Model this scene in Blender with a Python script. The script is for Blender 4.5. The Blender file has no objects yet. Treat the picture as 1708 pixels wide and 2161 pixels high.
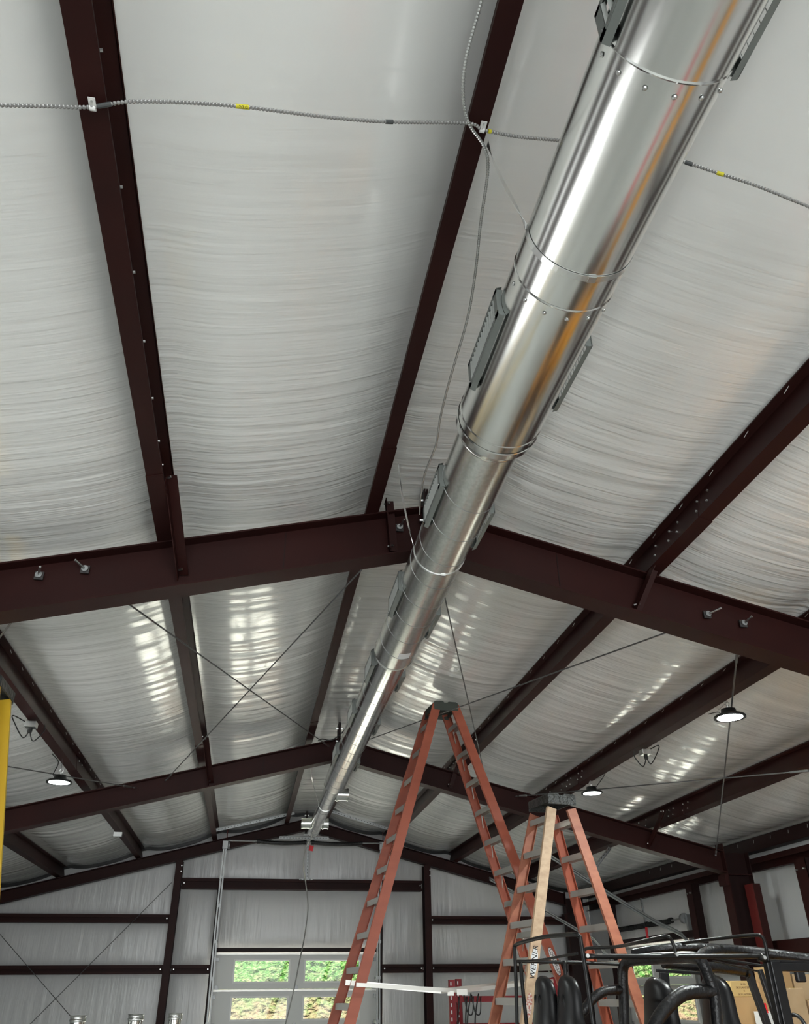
import bpy, math, random
from mathutils import Vector, Matrix, noise
random.seed(7)
C = bpy.context.scene.collection
PI = math.pi

# ------------------------------------------------------------------ camera survey
EYE = Vector((0, 0, 1.7))
YAW, PIT, ROLL, FOC = 0.17822, 0.53832, -0.008774, 1693.84
_f = Vector((math.sin(YAW)*math.cos(PIT), math.cos(YAW)*math.cos(PIT), math.sin(PIT)))
_r = Vector((math.cos(YAW), -math.sin(YAW), 0)); _u = _r.cross(_f)
CR = math.cos(ROLL)*_r + math.sin(ROLL)*_u
CU = -math.sin(ROLL)*_r + math.cos(ROLL)*_u
def ray(x, y): return CR*((x-854)/FOC) - CU*((y-1080.5)/FOC) + _f
def at(x, y, Y):
    v = ray(x, y); return EYE + v*(Y/v.y)
def atx(x, y, X):
    v = ray(x, y); return EYE + v*(X/v.x)
XR = 1.05                       # ridge
def zr(h, X): return h + 1.7 - .25*abs(X-XR)    # planes parallel to the 3:12 roof
def onh(x, y, h):
    lo, hi = .3, 60
    v = ray(x, y)
    for _ in range(50):
        m = (lo+hi)/2; p = EYE + v*(m/v.y)
        if p.z < zr(h, p.x): lo = m
        else: hi = m
    return EYE + v*(lo/v.y)

# ------------------------------------------------------------------ materials
def mat(name, col, rough=.5, metal=0, bump=None, var=None, spec=.5, coat=0, emit=None):
    m = bpy.data.materials.new(name); m.use_nodes = True
    nt = m.node_tree; b = nt.nodes['Principled BSDF']
    b.inputs['Base Color'].default_value = (*col, 1)
    b.inputs['Roughness'].default_value = rough
    b.inputs['Metallic'].default_value = metal
    b.inputs['Specular IOR Level'].default_value = spec
    b.inputs['Coat Weight'].default_value = coat
    tc = nt.nodes.new('ShaderNodeTexCoord')
    if var:   # (scale xyz, second colour, low, high)
        mp = nt.nodes.new('ShaderNodeMapping'); mp.inputs['Scale'].default_value = var[0]
        n = nt.nodes.new('ShaderNodeTexNoise'); n.inputs['Scale'].default_value = 1; n.inputs['Detail'].default_value = 6
        rp = nt.nodes.new('ShaderNodeValToRGB')
        rp.color_ramp.elements[0].position = var[2]; rp.color_ramp.elements[1].position = var[3]
        rp.color_ramp.elements[0].color = (*col, 1); rp.color_ramp.elements[1].color = (*var[1], 1)
        nt.links.new(tc.outputs['Object'], mp.inputs['Vector']); nt.links.new(mp.outputs[0], n.inputs['Vector'])
        nt.links.new(n.outputs['Fac'], rp.inputs[0]); nt.links.new(rp.outputs[0], b.inputs['Base Color'])
    if bump:  # list of (scale xyz, strength, distance)
        prev = None
        for sc, st, di in bump:
            mp = nt.nodes.new('ShaderNodeMapping'); mp.inputs['Scale'].default_value = sc
            n = nt.nodes.new('ShaderNodeTexNoise'); n.inputs['Scale'].default_value = 1; n.inputs['Detail'].default_value = 3
            bp = nt.nodes.new('ShaderNodeBump'); bp.inputs['Strength'].default_value = st; bp.inputs['Distance'].default_value = di
            nt.links.new(tc.outputs['Object'], mp.inputs['Vector']); nt.links.new(mp.outputs[0], n.inputs['Vector'])
            nt.links.new(n.outputs['Fac'], bp.inputs['Height'])
            if prev: nt.links.new(prev.outputs[0], bp.inputs['Normal'])
            prev = bp
        nt.links.new(prev.outputs[0], b.inputs['Normal'])
    if emit:
        b.inputs['Emission Color'].default_value = (*emit[0], 1); b.inputs['Emission Strength'].default_value = emit[1]
    return m
M = {}
M['vinyl'] = mat('white_vinyl', (.82,.83,.81), .25, bump=[((.9,16,.9), .5, .016), ((2.5,55,2.5), .35, .006), ((130,130,130), .12, .0012)], spec=.8, coat=1.0)
M['vinyl'].node_tree.nodes['Principled BSDF'].inputs['Coat Roughness'].default_value = .14
M['vinyl'].node_tree.nodes['Principled BSDF'].inputs['Coat IOR'].default_value = 1.6
_nt = M['vinyl'].node_tree      # the film is tight near the camera and slack farther down the building
_tc = next(n for n in _nt.nodes if n.type == 'TEX_COORD'); _sx = _nt.nodes.new('ShaderNodeSeparateXYZ'); _mr = _nt.nodes.new('ShaderNodeMapRange')
_nt.links.new(_tc.outputs['Object'], _sx.inputs[0]); _nt.links.new(_sx.outputs['Y'], _mr.inputs['Value'])
_mr.inputs['From Min'].default_value = 1.8; _mr.inputs['From Max'].default_value = 5.5; _mr.inputs['To Min'].default_value = .06; _mr.inputs['To Max'].default_value = 1.0
for _b in [n for n in _nt.nodes if n.type == 'BUMP'][:2]: _nt.links.new(_mr.outputs[0], _b.inputs['Strength'])
M['vinyl_wall'] = mat('white_vinyl_wall', (.60,.605,.605), .30, bump=[((7,7,.7), .5, .03), ((30,30,2.2), .25, .006)])
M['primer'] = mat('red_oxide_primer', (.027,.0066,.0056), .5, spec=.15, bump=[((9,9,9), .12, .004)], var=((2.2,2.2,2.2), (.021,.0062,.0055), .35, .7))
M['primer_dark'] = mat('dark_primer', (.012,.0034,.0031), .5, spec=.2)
M['primer_red'] = mat('bright_red_primer', (.10,.012,.010), .4)
M['galv'] = mat('galvanised_sheet', (.80,.81,.79), .19, 1, bump=[((9,1.2,9), .12, .005), ((30,2.5,30), .05, .002), ((220,220,220), .10, .0005)])
M['spangle'] = mat('spangled_galvanised', (.74,.75,.72), .25, 1, bump=[((10,4,10), .10, .004), ((70,45,70), .22, .0012)], var=((60,40,60), (.86,.87,.84), .4, .65))
M['zinc'] = mat('zinc_steel', (.60,.61,.60), .32, 1)
M['darkplate'] = mat('dark_washer_plate', (.06,.055,.055), .5, .5)
M['dullzinc'] = mat('dull_galvanised_track', (.30,.31,.31), .45, .8)
M['alum'] = mat('aluminium', (.62,.61,.57), .42, .85)
M['strap'] = mat('bright_strap', (.80,.81,.80), .28, 1)
M['greyvent'] = mat('grey_vent_paint', (.15,.165,.155), .42)
M['greyvent2'] = mat('grey_louver_paint', (.40,.42,.40), .45)
M['fiber'] = mat('orange_fibreglass', (.36,.090,.048), .48, var=((1.5,1.5,9), (.29,.07,.038), .35, .7), bump=[((90,90,8), .15, .002)])
M['fiber2'] = mat('faded_orange_fibreglass', (.43,.165,.095), .5, var=((4,4,12), (.30,.095,.055), .3, .7))
M['fiber_tan'] = mat('faded_tan_fibreglass', (.56,.40,.26), .55, var=((14,14,22), (.44,.30,.19), .35, .68))
M['yellow'] = mat('yellow_fibreglass', (.80,.53,.035), .42)
M['black_cap'] = mat('black_plastic_cap', (.022,.024,.022), .42, bump=[((25,25,25), .7, .02)])
M['green_cap'] = mat('dark_green_grey_cap', (.045,.055,.045), .5)
M['black_paint'] = mat('black_gloss_paint', (.008,.008,.009), .34, spec=.3)
M['black_steel'] = mat('worn_black_steel', (.010,.010,.010), .38, .25, spec=.35, var=((40,40,40), (.10,.085,.075), .66, .8))
M['pad'] = mat('black_vinyl_padding', (.007,.007,.008), .36, spec=.4, bump=[((45,14,45), .55, .010), ((110,40,110), .35, .004)])
M['seat'] = mat('black_seat_leather', (.008,.008,.009), .36, spec=.35, bump=[((40,40,40), .1, .002)])
M['seatfab'] = mat('grey_seat_shell', (.055,.052,.050), .6)
M['rubber'] = mat('tyre_rubber', (.02,.02,.02), .8)
M['orange_body'] = mat('orange_body_paint', (.85,.36,.03), .35)
M['red_paint'] = mat('red_rack_paint', (.28,.006,.014), .4)
M['tag'] = mat('red_tag', (.75,.01,.02), .5)
M['cable'] = mat('steel_wire_rope', (.10,.10,.10), .45, .5)
M['flex'] = mat('armoured_cable_steel', (.36,.36,.35), .4, .7)
M['darkflex'] = mat('dark_tape', (.05,.055,.055), .6)
M['ytape'] = mat('yellow_tape', (.55,.50,.02), .6)
M['blackwire'] = mat('black_wire', (.01,.01,.01), .4)
M['greycord'] = mat('grey_cord', (.33,.33,.31), .6)
M['white_paint'] = mat('white_door_paint', (.66,.67,.65), .42)
M['white'] = mat('white_plastic', (.8,.8,.78), .4)
M['clipw'] = mat('white_clip', (.7,.7,.68), .4)
M['ink'] = mat('black_ink', (.01,.01,.01), .7)
M['ink_brown'] = mat('brown_ink', (.12,.05,.02), .8)
M['sticker'] = mat('white_sticker', (.75,.77,.78), .4)
M['sticker_old'] = mat('torn_sticker', (.62,.55,.50), .6, var=((60,60,60), (.40,.13,.10), .45, .6))
M['card'] = mat('cardboard', (.50,.315,.14), .8, var=((3,3,3), (.44,.27,.12), .4, .7))
M['card2'] = mat('pale_cardboard', (.56,.40,.23), .8, var=((5,5,5), (.48,.33,.18), .4, .7))
M['cardprint'] = mat('printed_cardboard', (.60,.42,.17), .75)
M['tapeb'] = mat('parcel_tape', (.62,.45,.12), .3)
M['concrete'] = mat('concrete_floor', (.57,.58,.56), .40, var=((.7,.7,.7), (.47,.48,.46), .35, .7))
M['springs'] = mat('black_spring_steel', (.014,.014,.014), .45, .5)
M['grass'] = mat('leafy_slope', (.008,.032,.0035), .9, spec=.05, var=((14,14,14), (.046,.070,.026), .42, .60), bump=[((6,6,6), 1, .3)])
_nt = M['grass'].node_tree; _b = _nt.nodes['Principled BSDF']; _tc = next(n for n in _nt.nodes if n.type == 'TEX_COORD'); _rp = next(n for n in _nt.nodes if n.type == 'VALTORGB')
_sx = _nt.nodes.new('ShaderNodeSeparateXYZ'); _mr = _nt.nodes.new('ShaderNodeMapRange'); _n2 = _nt.nodes.new('ShaderNodeTexNoise'); _ad = _nt.nodes.new('ShaderNodeMath'); _ad.operation = 'MULTIPLY_ADD'; _mx = _nt.nodes.new('ShaderNodeMixRGB')
_n2.inputs['Scale'].default_value = 5; _ad.inputs[1].default_value = 2.2
_nt.links.new(_tc.outputs['Object'], _sx.inputs[0]); _nt.links.new(_tc.outputs['Object'], _n2.inputs['Vector']); _nt.links.new(_n2.outputs['Fac'], _ad.inputs[0]); _nt.links.new(_sx.outputs['Z'], _ad.inputs[2])
_nt.links.new(_ad.outputs[0], _mr.inputs['Value']); _mr.inputs['From Min'].default_value = 1.9; _mr.inputs['From Max'].default_value = 3.3
_mx.inputs[1].default_value = (.060,.038,.026,1); _nt.links.new(_mr.outputs[0], _mx.inputs[0]); _nt.links.new(_rp.outputs[0], _mx.inputs[2]); _nt.links.new(_mx.outputs[0], _b.inputs['Base Color'])
M['dirt'] = mat('outdoor_ground', (.36,.26,.18), .9, var=((1,1,1), (.20,.30,.09), .4, .6))
M['apron'] = mat('pale_concrete', (.74,.72,.68), .8)
M['led'] = mat('led_lens', (.9,.95,.95), .4, emit=((.93,1.0,.97), 22))
m = bpy.data.materials.new('window_glass'); m.use_nodes = True; nt = m.node_tree; nt.nodes.clear()
o_ = nt.nodes.new('ShaderNodeOutputMaterial'); mx = nt.nodes.new('ShaderNodeMixShader'); tr = nt.nodes.new('ShaderNodeBsdfTransparent'); gl = nt.nodes.new('ShaderNodeBsdfGlossy')
tr.inputs[0].default_value = (.93,.96,.94,1); gl.inputs['Roughness'].default_value = .03; mx.inputs[0].default_value = .012
nt.links.new(tr.outputs[0], mx.inputs[1]); nt.links.new(gl.outputs[0], mx.inputs[2]); nt.links.new(mx.outputs[0], o_.inputs[0]); M['glass'] = m

# ------------------------------------------------------------------ mesh builder
class MB:
    def __init__(s): s.v = []; s.f = []
    def add(s, vs, fs):
        n = len(s.v); s.v += [tuple(v) for v in vs]; s.f += [tuple(i+n for i in f) for f in fs]; return s
    def box(s, c, d, R=None):
        c = Vector(c); vs = []
        for i in (-1,1):
            for j in (-1,1):
                for k in (-1,1):
                    v = Vector((i*d[0]/2, j*d[1]/2, k*d[2]/2))
                    if R: v = R @ v
                    vs.append(c+v)
        return s.add(vs, [(0,1,3,2),(4,6,7,5),(0,4,5,1),(2,3,7,6),(0,2,6,4),(1,5,7,3)])
    def bb(s, a, b):
        return s.box([(a[i]+b[i])/2 for i in range(3)], [abs(b[i]-a[i]) for i in range(3)])
    def sweep(s, prof, p0, p1, flip=False):
        """closed 3-D profile (offsets) extruded straight from p0 to p1"""
        n = len(prof); p0 = Vector(p0); p1 = Vector(p1)
        vs = [p0+Vector(q) for q in prof] + [p1+Vector(q) for q in prof]
        fs = [(i, (i+1) % n, (i+1) % n+n, i+n) for i in range(n)]
        s.add(vs, fs + [tuple(range(n))[::-1], tuple(range(n, 2*n))])
        return s
    def bar(s, p0, p1, w, t, side):
        """rectangular bar: w along side direction, t across"""
        p0 = Vector(p0); p1 = Vector(p1); d = (p1-p0).normalized(); a = Vector(side); a = (a - d*a.dot(d)).normalized(); b = d.cross(a)
        return s.sweep([a*w/2+b*t/2, -a*w/2+b*t/2, -a*w/2-b*t/2, a*w/2-b*t/2], p0, p1)
    def tube(s, pts, r, seg=10, cap=True):
        pts = [Vector(p) for p in pts]; n = len(pts); rings = []
        rs = r if isinstance(r, (list, tuple)) else [r]*n
        a = None; vs = []
        for i, p in enumerate(pts):
            d = (pts[min(i+1, n-1)] - pts[max(i-1, 0)]).normalized()
            if a is None:
                a = d.orthogonal().normalized()
            a = (a - d*a.dot(d)).normalized(); b = d.cross(a)
            for k in range(seg):
                t = 2*PI*k/seg; vs.append(p + (a*math.cos(t)+b*math.sin(t))*rs[i])
        fs = []
        for i in range(n-1):
            for k in range(seg):
                k2 = (k+1) % seg; fs.append((i*seg+k, i*seg+k2, (i+1)*seg+k2, (i+1)*seg+k))
        if cap: fs += [tuple(range(seg))[::-1], tuple(range((n-1)*seg, n*seg))]
        return s.add(vs, fs)
    def ycyl(s, cx, cz, y0, y1, r0, r1=None, seg=64, cap=False):
        r1 = r0 if r1 is None else r1
        vs = [(cx+r0*math.cos(2*PI*k/seg), y0, cz+r0*math.sin(2*PI*k/seg)) for k in range(seg)] + [(cx+r1*math.cos(2*PI*k/seg), y1, cz+r1*math.sin(2*PI*k/seg)) for k in range(seg)]
        fs = [(k, (k+1) % seg, (k+1) % seg+seg, k+seg) for k in range(seg)]
        if cap: fs += [tuple(range(seg)), tuple(range(seg, 2*seg))[::-1]]
        return s.add(vs, fs)
    def build(s, name, m, parent=None, smooth=False, bevel=0):
        me = bpy.data.meshes.new(name); me.from_pydata(s.v, [], s.f); me.update()
        if smooth:
            for p in me.polygons: p.use_smooth = len(p.vertices) == 4
        if isinstance(m, str): m = M[m]
        me.materials.append(m)
        o = bpy.data.objects.new(name, me); C.objects.link(o)
        if parent: o.parent = parent; o.matrix_parent_inverse = Matrix.Translation(-Vector(parent.location))
        if bevel:
            b = o.modifiers.new('bevel', 'BEVEL'); b.width = bevel; b.segments = 2; b.limit_method = 'ANGLE'
        return o
def tag(o, label=None, cat=None, group=None, kind=None):
    if label: o['label'] = label
    if cat: o['category'] = cat
    if group: o['group'] = group
    if kind: o['kind'] = kind
    return o
def thing(name, label, cat, loc=(0,0,0), group=None):
    o = bpy.data.objects.new(name, None); C.objects.link(o); o.location = loc; o.empty_display_size = .1
    return tag(o, label, cat, group)
def struct(o): o['kind'] = 'structure'; return o
def smoothpath(pts, n=6):
    pts = [Vector(p) for p in pts]; out = []
    P = [pts[0]*2-pts[1]] + pts + [pts[-1]*2-pts[-2]]
    for i in range(1, len(P)-2):
        for k in range(n):
            t = k/n
            a, b, c, d = P[i-1], P[i], P[i+1], P[i+2]
            out.append(.5*((2*b) + (c-a)*t + (2*a-5*b+4*c-d)*t*t + (3*b-a-3*c+d)*t**3))
    out.append(pts[-1]); return out
def strip(pts, t):
    """2-D polyline -> closed outline of thickness t"""
    L = []; R = []
    n = len(pts)
    for i in range(n):
        a = Vector(pts[max(i-1,0)]); b = Vector(pts[i]); c = Vector(pts[min(i+1,n-1)])
        d1 = (b-a).normalized() if i else (c-b).normalized(); d2 = (c-b).normalized() if i < n-1 else d1
        n1 = Vector((-d1.y, d1.x)); n2 = Vector((-d2.y, d2.x)); m = (n1+n2).normalized(); k = 1/max(.3, m.dot(n1))
        L.append(b+m*t/2*k); R.append(b-m*t/2*k)
    return L + R[::-1]

# ================================================================== SETTING
YB, YE = -7.2, 17.94           # near and far walls (insulation faces)
XL, XW = -5.05, 7.12           # side walls
# floor
f = MB(); f.add([(XL-.3,YB-.3,0),(XW+.3,YB-.3,0),(XW+.3,YE+.3,0),(XL-.3,YE+.3,0),(XL-.3,YB-.3,-.15),(XW+.3,YB-.3,-.15),(XW+.3,YE+.3,-.15),(XL-.3,YE+.3,-.15)], [(0,1,2,3),(7,6,5,4),(0,4,5,1),(1,5,6,2),(2,6,7,3),(3,7,4,0)])
struct(f.build('floor', 'concrete'))
# ceiling: vinyl faced insulation draped over the purlins, sagging between them
webs = [-4.92, -3.53, -2.12, -.705, .69, 1.36, 2.70, 4.10, 5.50, 6.93]
edges = [XL-.1] + webs + [XW+.1]
HC = 3.288
def sagh(X, Y):
    for i in range(len(edges)-1):
        if edges[i] <= X <= edges[i+1]: break
    w = edges[i+1]-edges[i]; u = (X-edges[i])/w; u = min(1, max(0, (u*w-.078)/(w-.156)))
    s = .095*w/1.4*(1-abs(2*u-1)**2.6)
    return s, u
ceil = MB()
xs = []
for i in range(len(edges)-1):
    n = 16 if edges[i+1]-edges[i] > .5 else 8
    for k in range(n):
        u = k/n; u = (.5-.5*math.cos(PI*u))*.6+.4*u
        xs.append(edges[i]+(edges[i+1]-edges[i])*u)
xs.append(edges[-1])
ys = []; y = YB-.1
while y < YE+.1: ys.append(y); y += .035 if y > 1 else .12
ys.append(YE+.1)
vs = []
for y in ys:
    amp = .0004 + .0125*max(0, min(1, (y-2.6)/3.2))
    for x in xs:
        s, u = sagh(x, y); e = (1-abs(2*u-1)**4)
        w = noise.noise(Vector((x*.55+11, y*7.5+.35*x, 0)))*1.0 + noise.noise(Vector((x*.9, y*17, 5)))*.45
        pk = noise.noise(Vector((x*.35, y*1.1, 9)))
        pt = .45+1.6*max(0, pk)
        ease = 1
        h = HC - s + w*amp*e*pt - .004*e*math.exp(-((y % 1.83)-.9)**2/.0004)
        vs.append((x, y, zr(h, x) if abs(x-XR) > .1 else zr(h, XR+.1)))
nx = len(xs); fs = [(j*nx+i, (j+1)*nx+i, (j+1)*nx+i+1, j*nx+i+1) for j in range(len(ys)-1) for i in range(nx-1)]
ceil.add(vs, fs); struct(ceil.build('ceiling', 'vinyl', smooth=True))
# metal roof deck above the insulation
rd = MB()
for sx in (-1, 1):
    xe = XL-.4 if sx < 0 else XW+.4
    rd.add([(XR, YB-.4, zr(3.42, XR)), (xe, YB-.4, zr(3.42, xe)), (xe, YE+.4, zr(3.42, xe)), (XR, YE+.4, zr(3.42, XR))], [(0,1,2,3)])
    rd.add([(XR, YB-.4, zr(3.46, XR)), (xe, YB-.4, zr(3.46, xe)), (xe, YE+.4, zr(3.46, xe)), (XR, YE+.4, zr(3.46, XR))], [(0,1,2,3)])
struct(rd.build('trim_1', 'white_paint'))

DX0, DX1, DTOP = -.524, 2.589, 2.36        # far overhead door
SY0, SY1 = 13.30, 16.12                 # side overhead door
def wall_patch(mb, a0, a1, b0, b1, fn, bulge, na=10, nb=10):
    """grid patch a x b, fn(a,b,d)->point, bulging d towards the room"""
    vs = []
    for j in range(nb+1):
        for i in range(na+1):
            u = i/na; v = j/nb
            a = a0+(a1-a0)*u; b = b0+(b1-b0)*v
            d = bulge*(1-abs(2*u-1)**4)*(1-abs(2*v-1)**4)
            vs.append(fn(a, b, d))
    mb.add(vs, [(j*(na+1)+i, j*(na+1)+i+1, (j+1)*(na+1)+i+1, (j+1)*(na+1)+i) for j in range(nb) for i in range(na)])
# far wall
CL, CRX = -1.373, 3.542               # end wall columns
G = [(3.637, 3.448), (2.996, 2.850), (2.153, 2.009)]   # girt top/bottom heights (upper, middle, lower)
wf = MB()
fnf = lambda a, b, d: (a, YE-d+.012*noise.noise(Vector((a*3, b*.6, 0))), b)
def tri_patch(mb, x0, x1, z0, n=10):
    """patch whose top follows the roof"""
    vs = []; nb = 8
    for j in range(nb+1):
        for i in range(n+1):
            x = x0+(x1-x0)*i/n; zt = zr(3.36, x); z = z0+(zt-z0)*j/nb
            d = .05*(1-abs(2*i/n-1)**4)*(1-abs(2*j/nb-1)**4)
            vs.append((x, YE-d+.012*noise.noise(Vector((x*3, z*.6, 0))), z))
    mb.add(vs, [(j*(n+1)+i, j*(n+1)+i+1, (j+1)*(n+1)+i+1, (j+1)*(n+1)+i) for j in range(nb) for i in range(n)])
for x0, x1 in ((XL, CL), (CRX, XW)):
    wall_patch(wf, x0, x1, 0, 2.08, fnf, .06); wall_patch(wf, x0, x1, 2.08, 2.925, fnf, .05); tri_patch(wf, x0, x1, 2.925)
for x0, x1 in ((CL, DX0), (DX1, CRX)):
    wall_patch(wf, x0, x1, 0, 2.08, fnf, .05); wall_patch(wf, x0, x1, 2.08, 3.54, fnf, .06)
wall_patch(wf, DX0, DX1, DTOP, 3.54, fnf, .06)
tri_patch(wf, CL, XR, 3.54); tri_patch(wf, XR, CRX, 3.54)
struct(wf.build('wall_far', 'vinyl_wall', smooth=True))
# right wall (openings: side door)
wr = MB(); fnr = lambda a, b, d: (XW-d+.01*noise.noise(Vector((a*3, b*.6, 3))), a, b)
ZT = zr(3.36, XW)
posts = [16.35, 12.72, 11.08, 10.25, 9.05, 6.2, 5.02, 2.0, -1.08, -4, YB]
for i, (y1, y0) in enumerate([(YE,16.12),(13.30,11.1),(11.1,9.9),(9.9,8.2),(8.2,5.02),(5.02,2),(2,-1.08),(-1.08,-4),(-4,YB)]):
    for z0, z1 in ((0, 1.1), (1.1, 2.2), (2.2, 3.14), (3.14, ZT)):
        wall_patch(wr, y0, y1, z0, z1, fnr, .04, 8, 6)
for z0, z1 in ((2.36, 3.14), (3.14, ZT)): wall_patch(wr, 13.30, 16.12, z0, z1, fnr, .04, 10, 6)
struct(wr.build('wall_right', 'vinyl_wall', smooth=True))
wl = MB(); fnl = lambda a, b, d: (XL+d, a, b); ZTL = zr(3.36, XL)
for y0, y1 in ((-7.2,-4),(-4,-1),(-1,2),(2,5),(5,8),(8,11),(11,14),(14,YE)):
    for z0, z1 in ((0,1.1),(1.1,2.3),(2.3,ZTL)): wall_patch(wl, y0, y1, z0, z1, fnl, .04, 8, 6)
struct(wl.build('wall_left', 'vinyl_wall', smooth=True))
wn = MB(); fnn = lambda a, b, d: (a, YB+d, b)
for x0, x1, z0, z1 in ((XL,-2.6,0,3.5),(-2.6,-1.9+6.6,3.5,3.9),(4.7,XW,0,3.5)):
    wall_patch(wn, x0, x1, z0, z1, fnn, .04)
wn.add([(XL,YB,3.5),(XW,YB,3.5),(XW,YB,zr(3.36,XW)),(XR,YB,zr(3.36,XR)),(XL,YB,zr(3.36,XL))], [(0,1,2,3,4)])
struct(wn.build('wall_near', 'vinyl_wall'))

# ---------------- overhead doors
def overhead_door(name, P, width, spans, glazed=4):
    """P(u, d, z): u along the door, d into the room"""
    root = bpy.data.objects.new(name, None); C.objects.link(root); root.location = P(width/2, 0, 0); struct(root)
    def bx(mb, u0, u1, z0, z1, d0, d1):
        a, b = P(u0, d0, z0), P(u1, d1, z1)
        mb.bb([min(a[i], b[i]) for i in range(3)], [max(a[i], b[i]) for i in range(3)])
    for k in range(4):
        z1 = DTOP-.605*k; z0 = max(.01, z1-.601)
        mb = MB()
        wz0, wz1 = z1-.48, z1-.14
        if k < glazed:
            bx(mb, 0, width, z0, wz0, 0, .045); bx(mb, 0, width, wz1, z1, 0, .045)
            u = 0
            for a, b in spans: bx(mb, u, a, wz0, wz1, 0, .045); u = b
            bx(mb, u, width, wz0, wz1, 0, .045)
        else: bx(mb, 0, width, z0, z1, 0, .045)
        pn = mb.build('door_panel', 'white_paint', root)
        if k < glazed:
            for a, b in spans:
                fr = MB()
                for (q, r_, s_, t_) in ((a-.03,b+.03,wz0-.03,wz0),(a-.03,b+.03,wz1,wz1+.03),(a-.03,a,wz0,wz1),(b,b+.03,wz0,wz1)): bx(fr, q, r_, s_, t_, -.005, .062)
                fr.build('window_frame', 'white', pn)
                g = MB(); bx(g, a, b, wz0, wz1, .02, .026); g.build('glass', 'glass', pn)
        st = MB(); bx(st, .02, width-.02, z1-.035, z1-.006, .045, .075); st.build('strut', 'alum', pn)
        for u in (.07, width/2, width-.07):
            hg = MB(); bx(hg, u-.03, u+.03, z0-.05 if k < 3 else z0, z0+.06, .045, .058); bx(hg, u-.045, u+.045, z0-.006, z0+.012, .045, .07)
            hg.build('hinge', 'dullzinc', pn)
        for u in (.04, width-.04):
            hg = MB(); c = P(u, .075, z1-.12); hg.box(c, (.07,.07,.06)); hg.build('roller', 'dullzinc', pn)
    return root
overhead_door('door_1', lambda u, d, z: (DX0+u, YE-.10-d, z), DX1-DX0, [(.383,1.398),(1.717,2.753)])
overhead_door('door_2', lambda u, d, z: (XW-.10-d, SY1-u, z), SY1-SY0, [(.28,1.16),(1.66,2.54)])

# ================================================================== STEEL FRAME
def zpurlin(name, X, side, label):
    # side +1 : right slope (bottom flange points down-slope, away from the ridge)
    up = Vector((side*.2425, 0, .9701)); out = Vector((side*.9701, 0, -.2425))
    base = Vector((X, 0, zr(3.062, X)))
    prof = strip([(.085+.0, .018), (.088, .002), (0, .002), (0, .200), (-.062, .200), (-.066, .186)], .005)
    mb = MB(); mb.sweep([out*q[0]+up*q[1] for q in prof], base+Vector((0, YB+.05, 0)), base+Vector((0, YE-.12, 0)))
    root = thing(name, label, 'purlin', (X, 5, zr(3.062, X)), 'roof purlins')
    mb.build('purlin_web', 'primer', root)
    return root, base, out, up
plab = {
 -4.92: 'dark red roof purlin along the left eave beside the left wall',
 -3.53: 'dark red roof purlin at far lower left, nearest the left eave',
 -2.12: 'dark red roof purlin on the left slope carrying the left outlet box',
 -.705: 'broad dark red roof purlin at upper left, crossed by the white-clipped armoured cable',
 .69: 'dark red ridge purlin immediately left of the silver duct',
 1.36: 'dark red ridge purlin hidden above the silver duct',
 2.70: 'dark red roof purlin first to the right of the duct, ending behind the tallest ladder',
 4.10: 'dark red roof purlin on the right slope carrying the two round lamps',
 5.50: 'dark red roof purlin low on the right slope, outermost before the eave beam',
}
PUR = {}
for X in webs[:-1]:
    PUR[X] = zpurlin('roof_purlin', X, 1 if X > XR else -1, plab[X])
# bolts in purlin webs near the frames
def web_bolts(X, ys_, rows, sgn):
    root, base, out, up = PUR[X]
    for y in ys_:
        for r_ in rows:
            p = base+up*r_+Vector((0, y, 0))-out*.004
            b = MB(); b.tube([p-out*.001, p-out*.012], .008, 6); b.build('bolt', 'zinc', root)
for X in (2.70, 4.10, 5.50):
    for Yf in (5.02, 11.1):
        web_bolts(X, [Yf-1.02, Yf-.88, Yf-.60, Yf-.47, Yf-.25, Yf+.25, Yf+.5], (.055, .135), 1)
for X in (-.705, -2.12, .69):
    root, base, out, up = PUR[X]
    for y in [1.7, 2.25, 2.7, 3.15, 3.6, 4.0, 4.25, 4.45] + [10.4, 10.6]:
        p = base+up*.150+Vector((0, y, 0))-out*.003
        b = MB(); b.tube([p, p-out*.010], .007, 6); b.build('bolt', 'zinc', root)
# insulation clips along the upper flange
for X in (2.70, 4.10, -2.12):
    root, base, out, up = PUR[X]
    for k in range(26):
        y = 2.6+k*.42
        p = base+up*.194-out*.045+Vector((0, y, 0))
        b = MB(); b.tube([p, p+Vector((.0, .05, -.012))], .0025, 5); b.build('staple', 'zinc', root)
# lap sleeves over the frames
for X in webs[:-1]:
    root, base, out, up = PUR[X]
    for Yf in (5.02, 11.1):
        prof = strip([(.088, .020), (.092, -.004), (-.004, -.004), (-.004, .19)], .004)
        mb = MB(); mb.sweep([out*q[0]+up*q[1] for q in prof], base+Vector((0, Yf-.9, 0)), base+Vector((0, Yf+.12, 0)))
        mb.build('lap_plate', 'primer', root)
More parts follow.
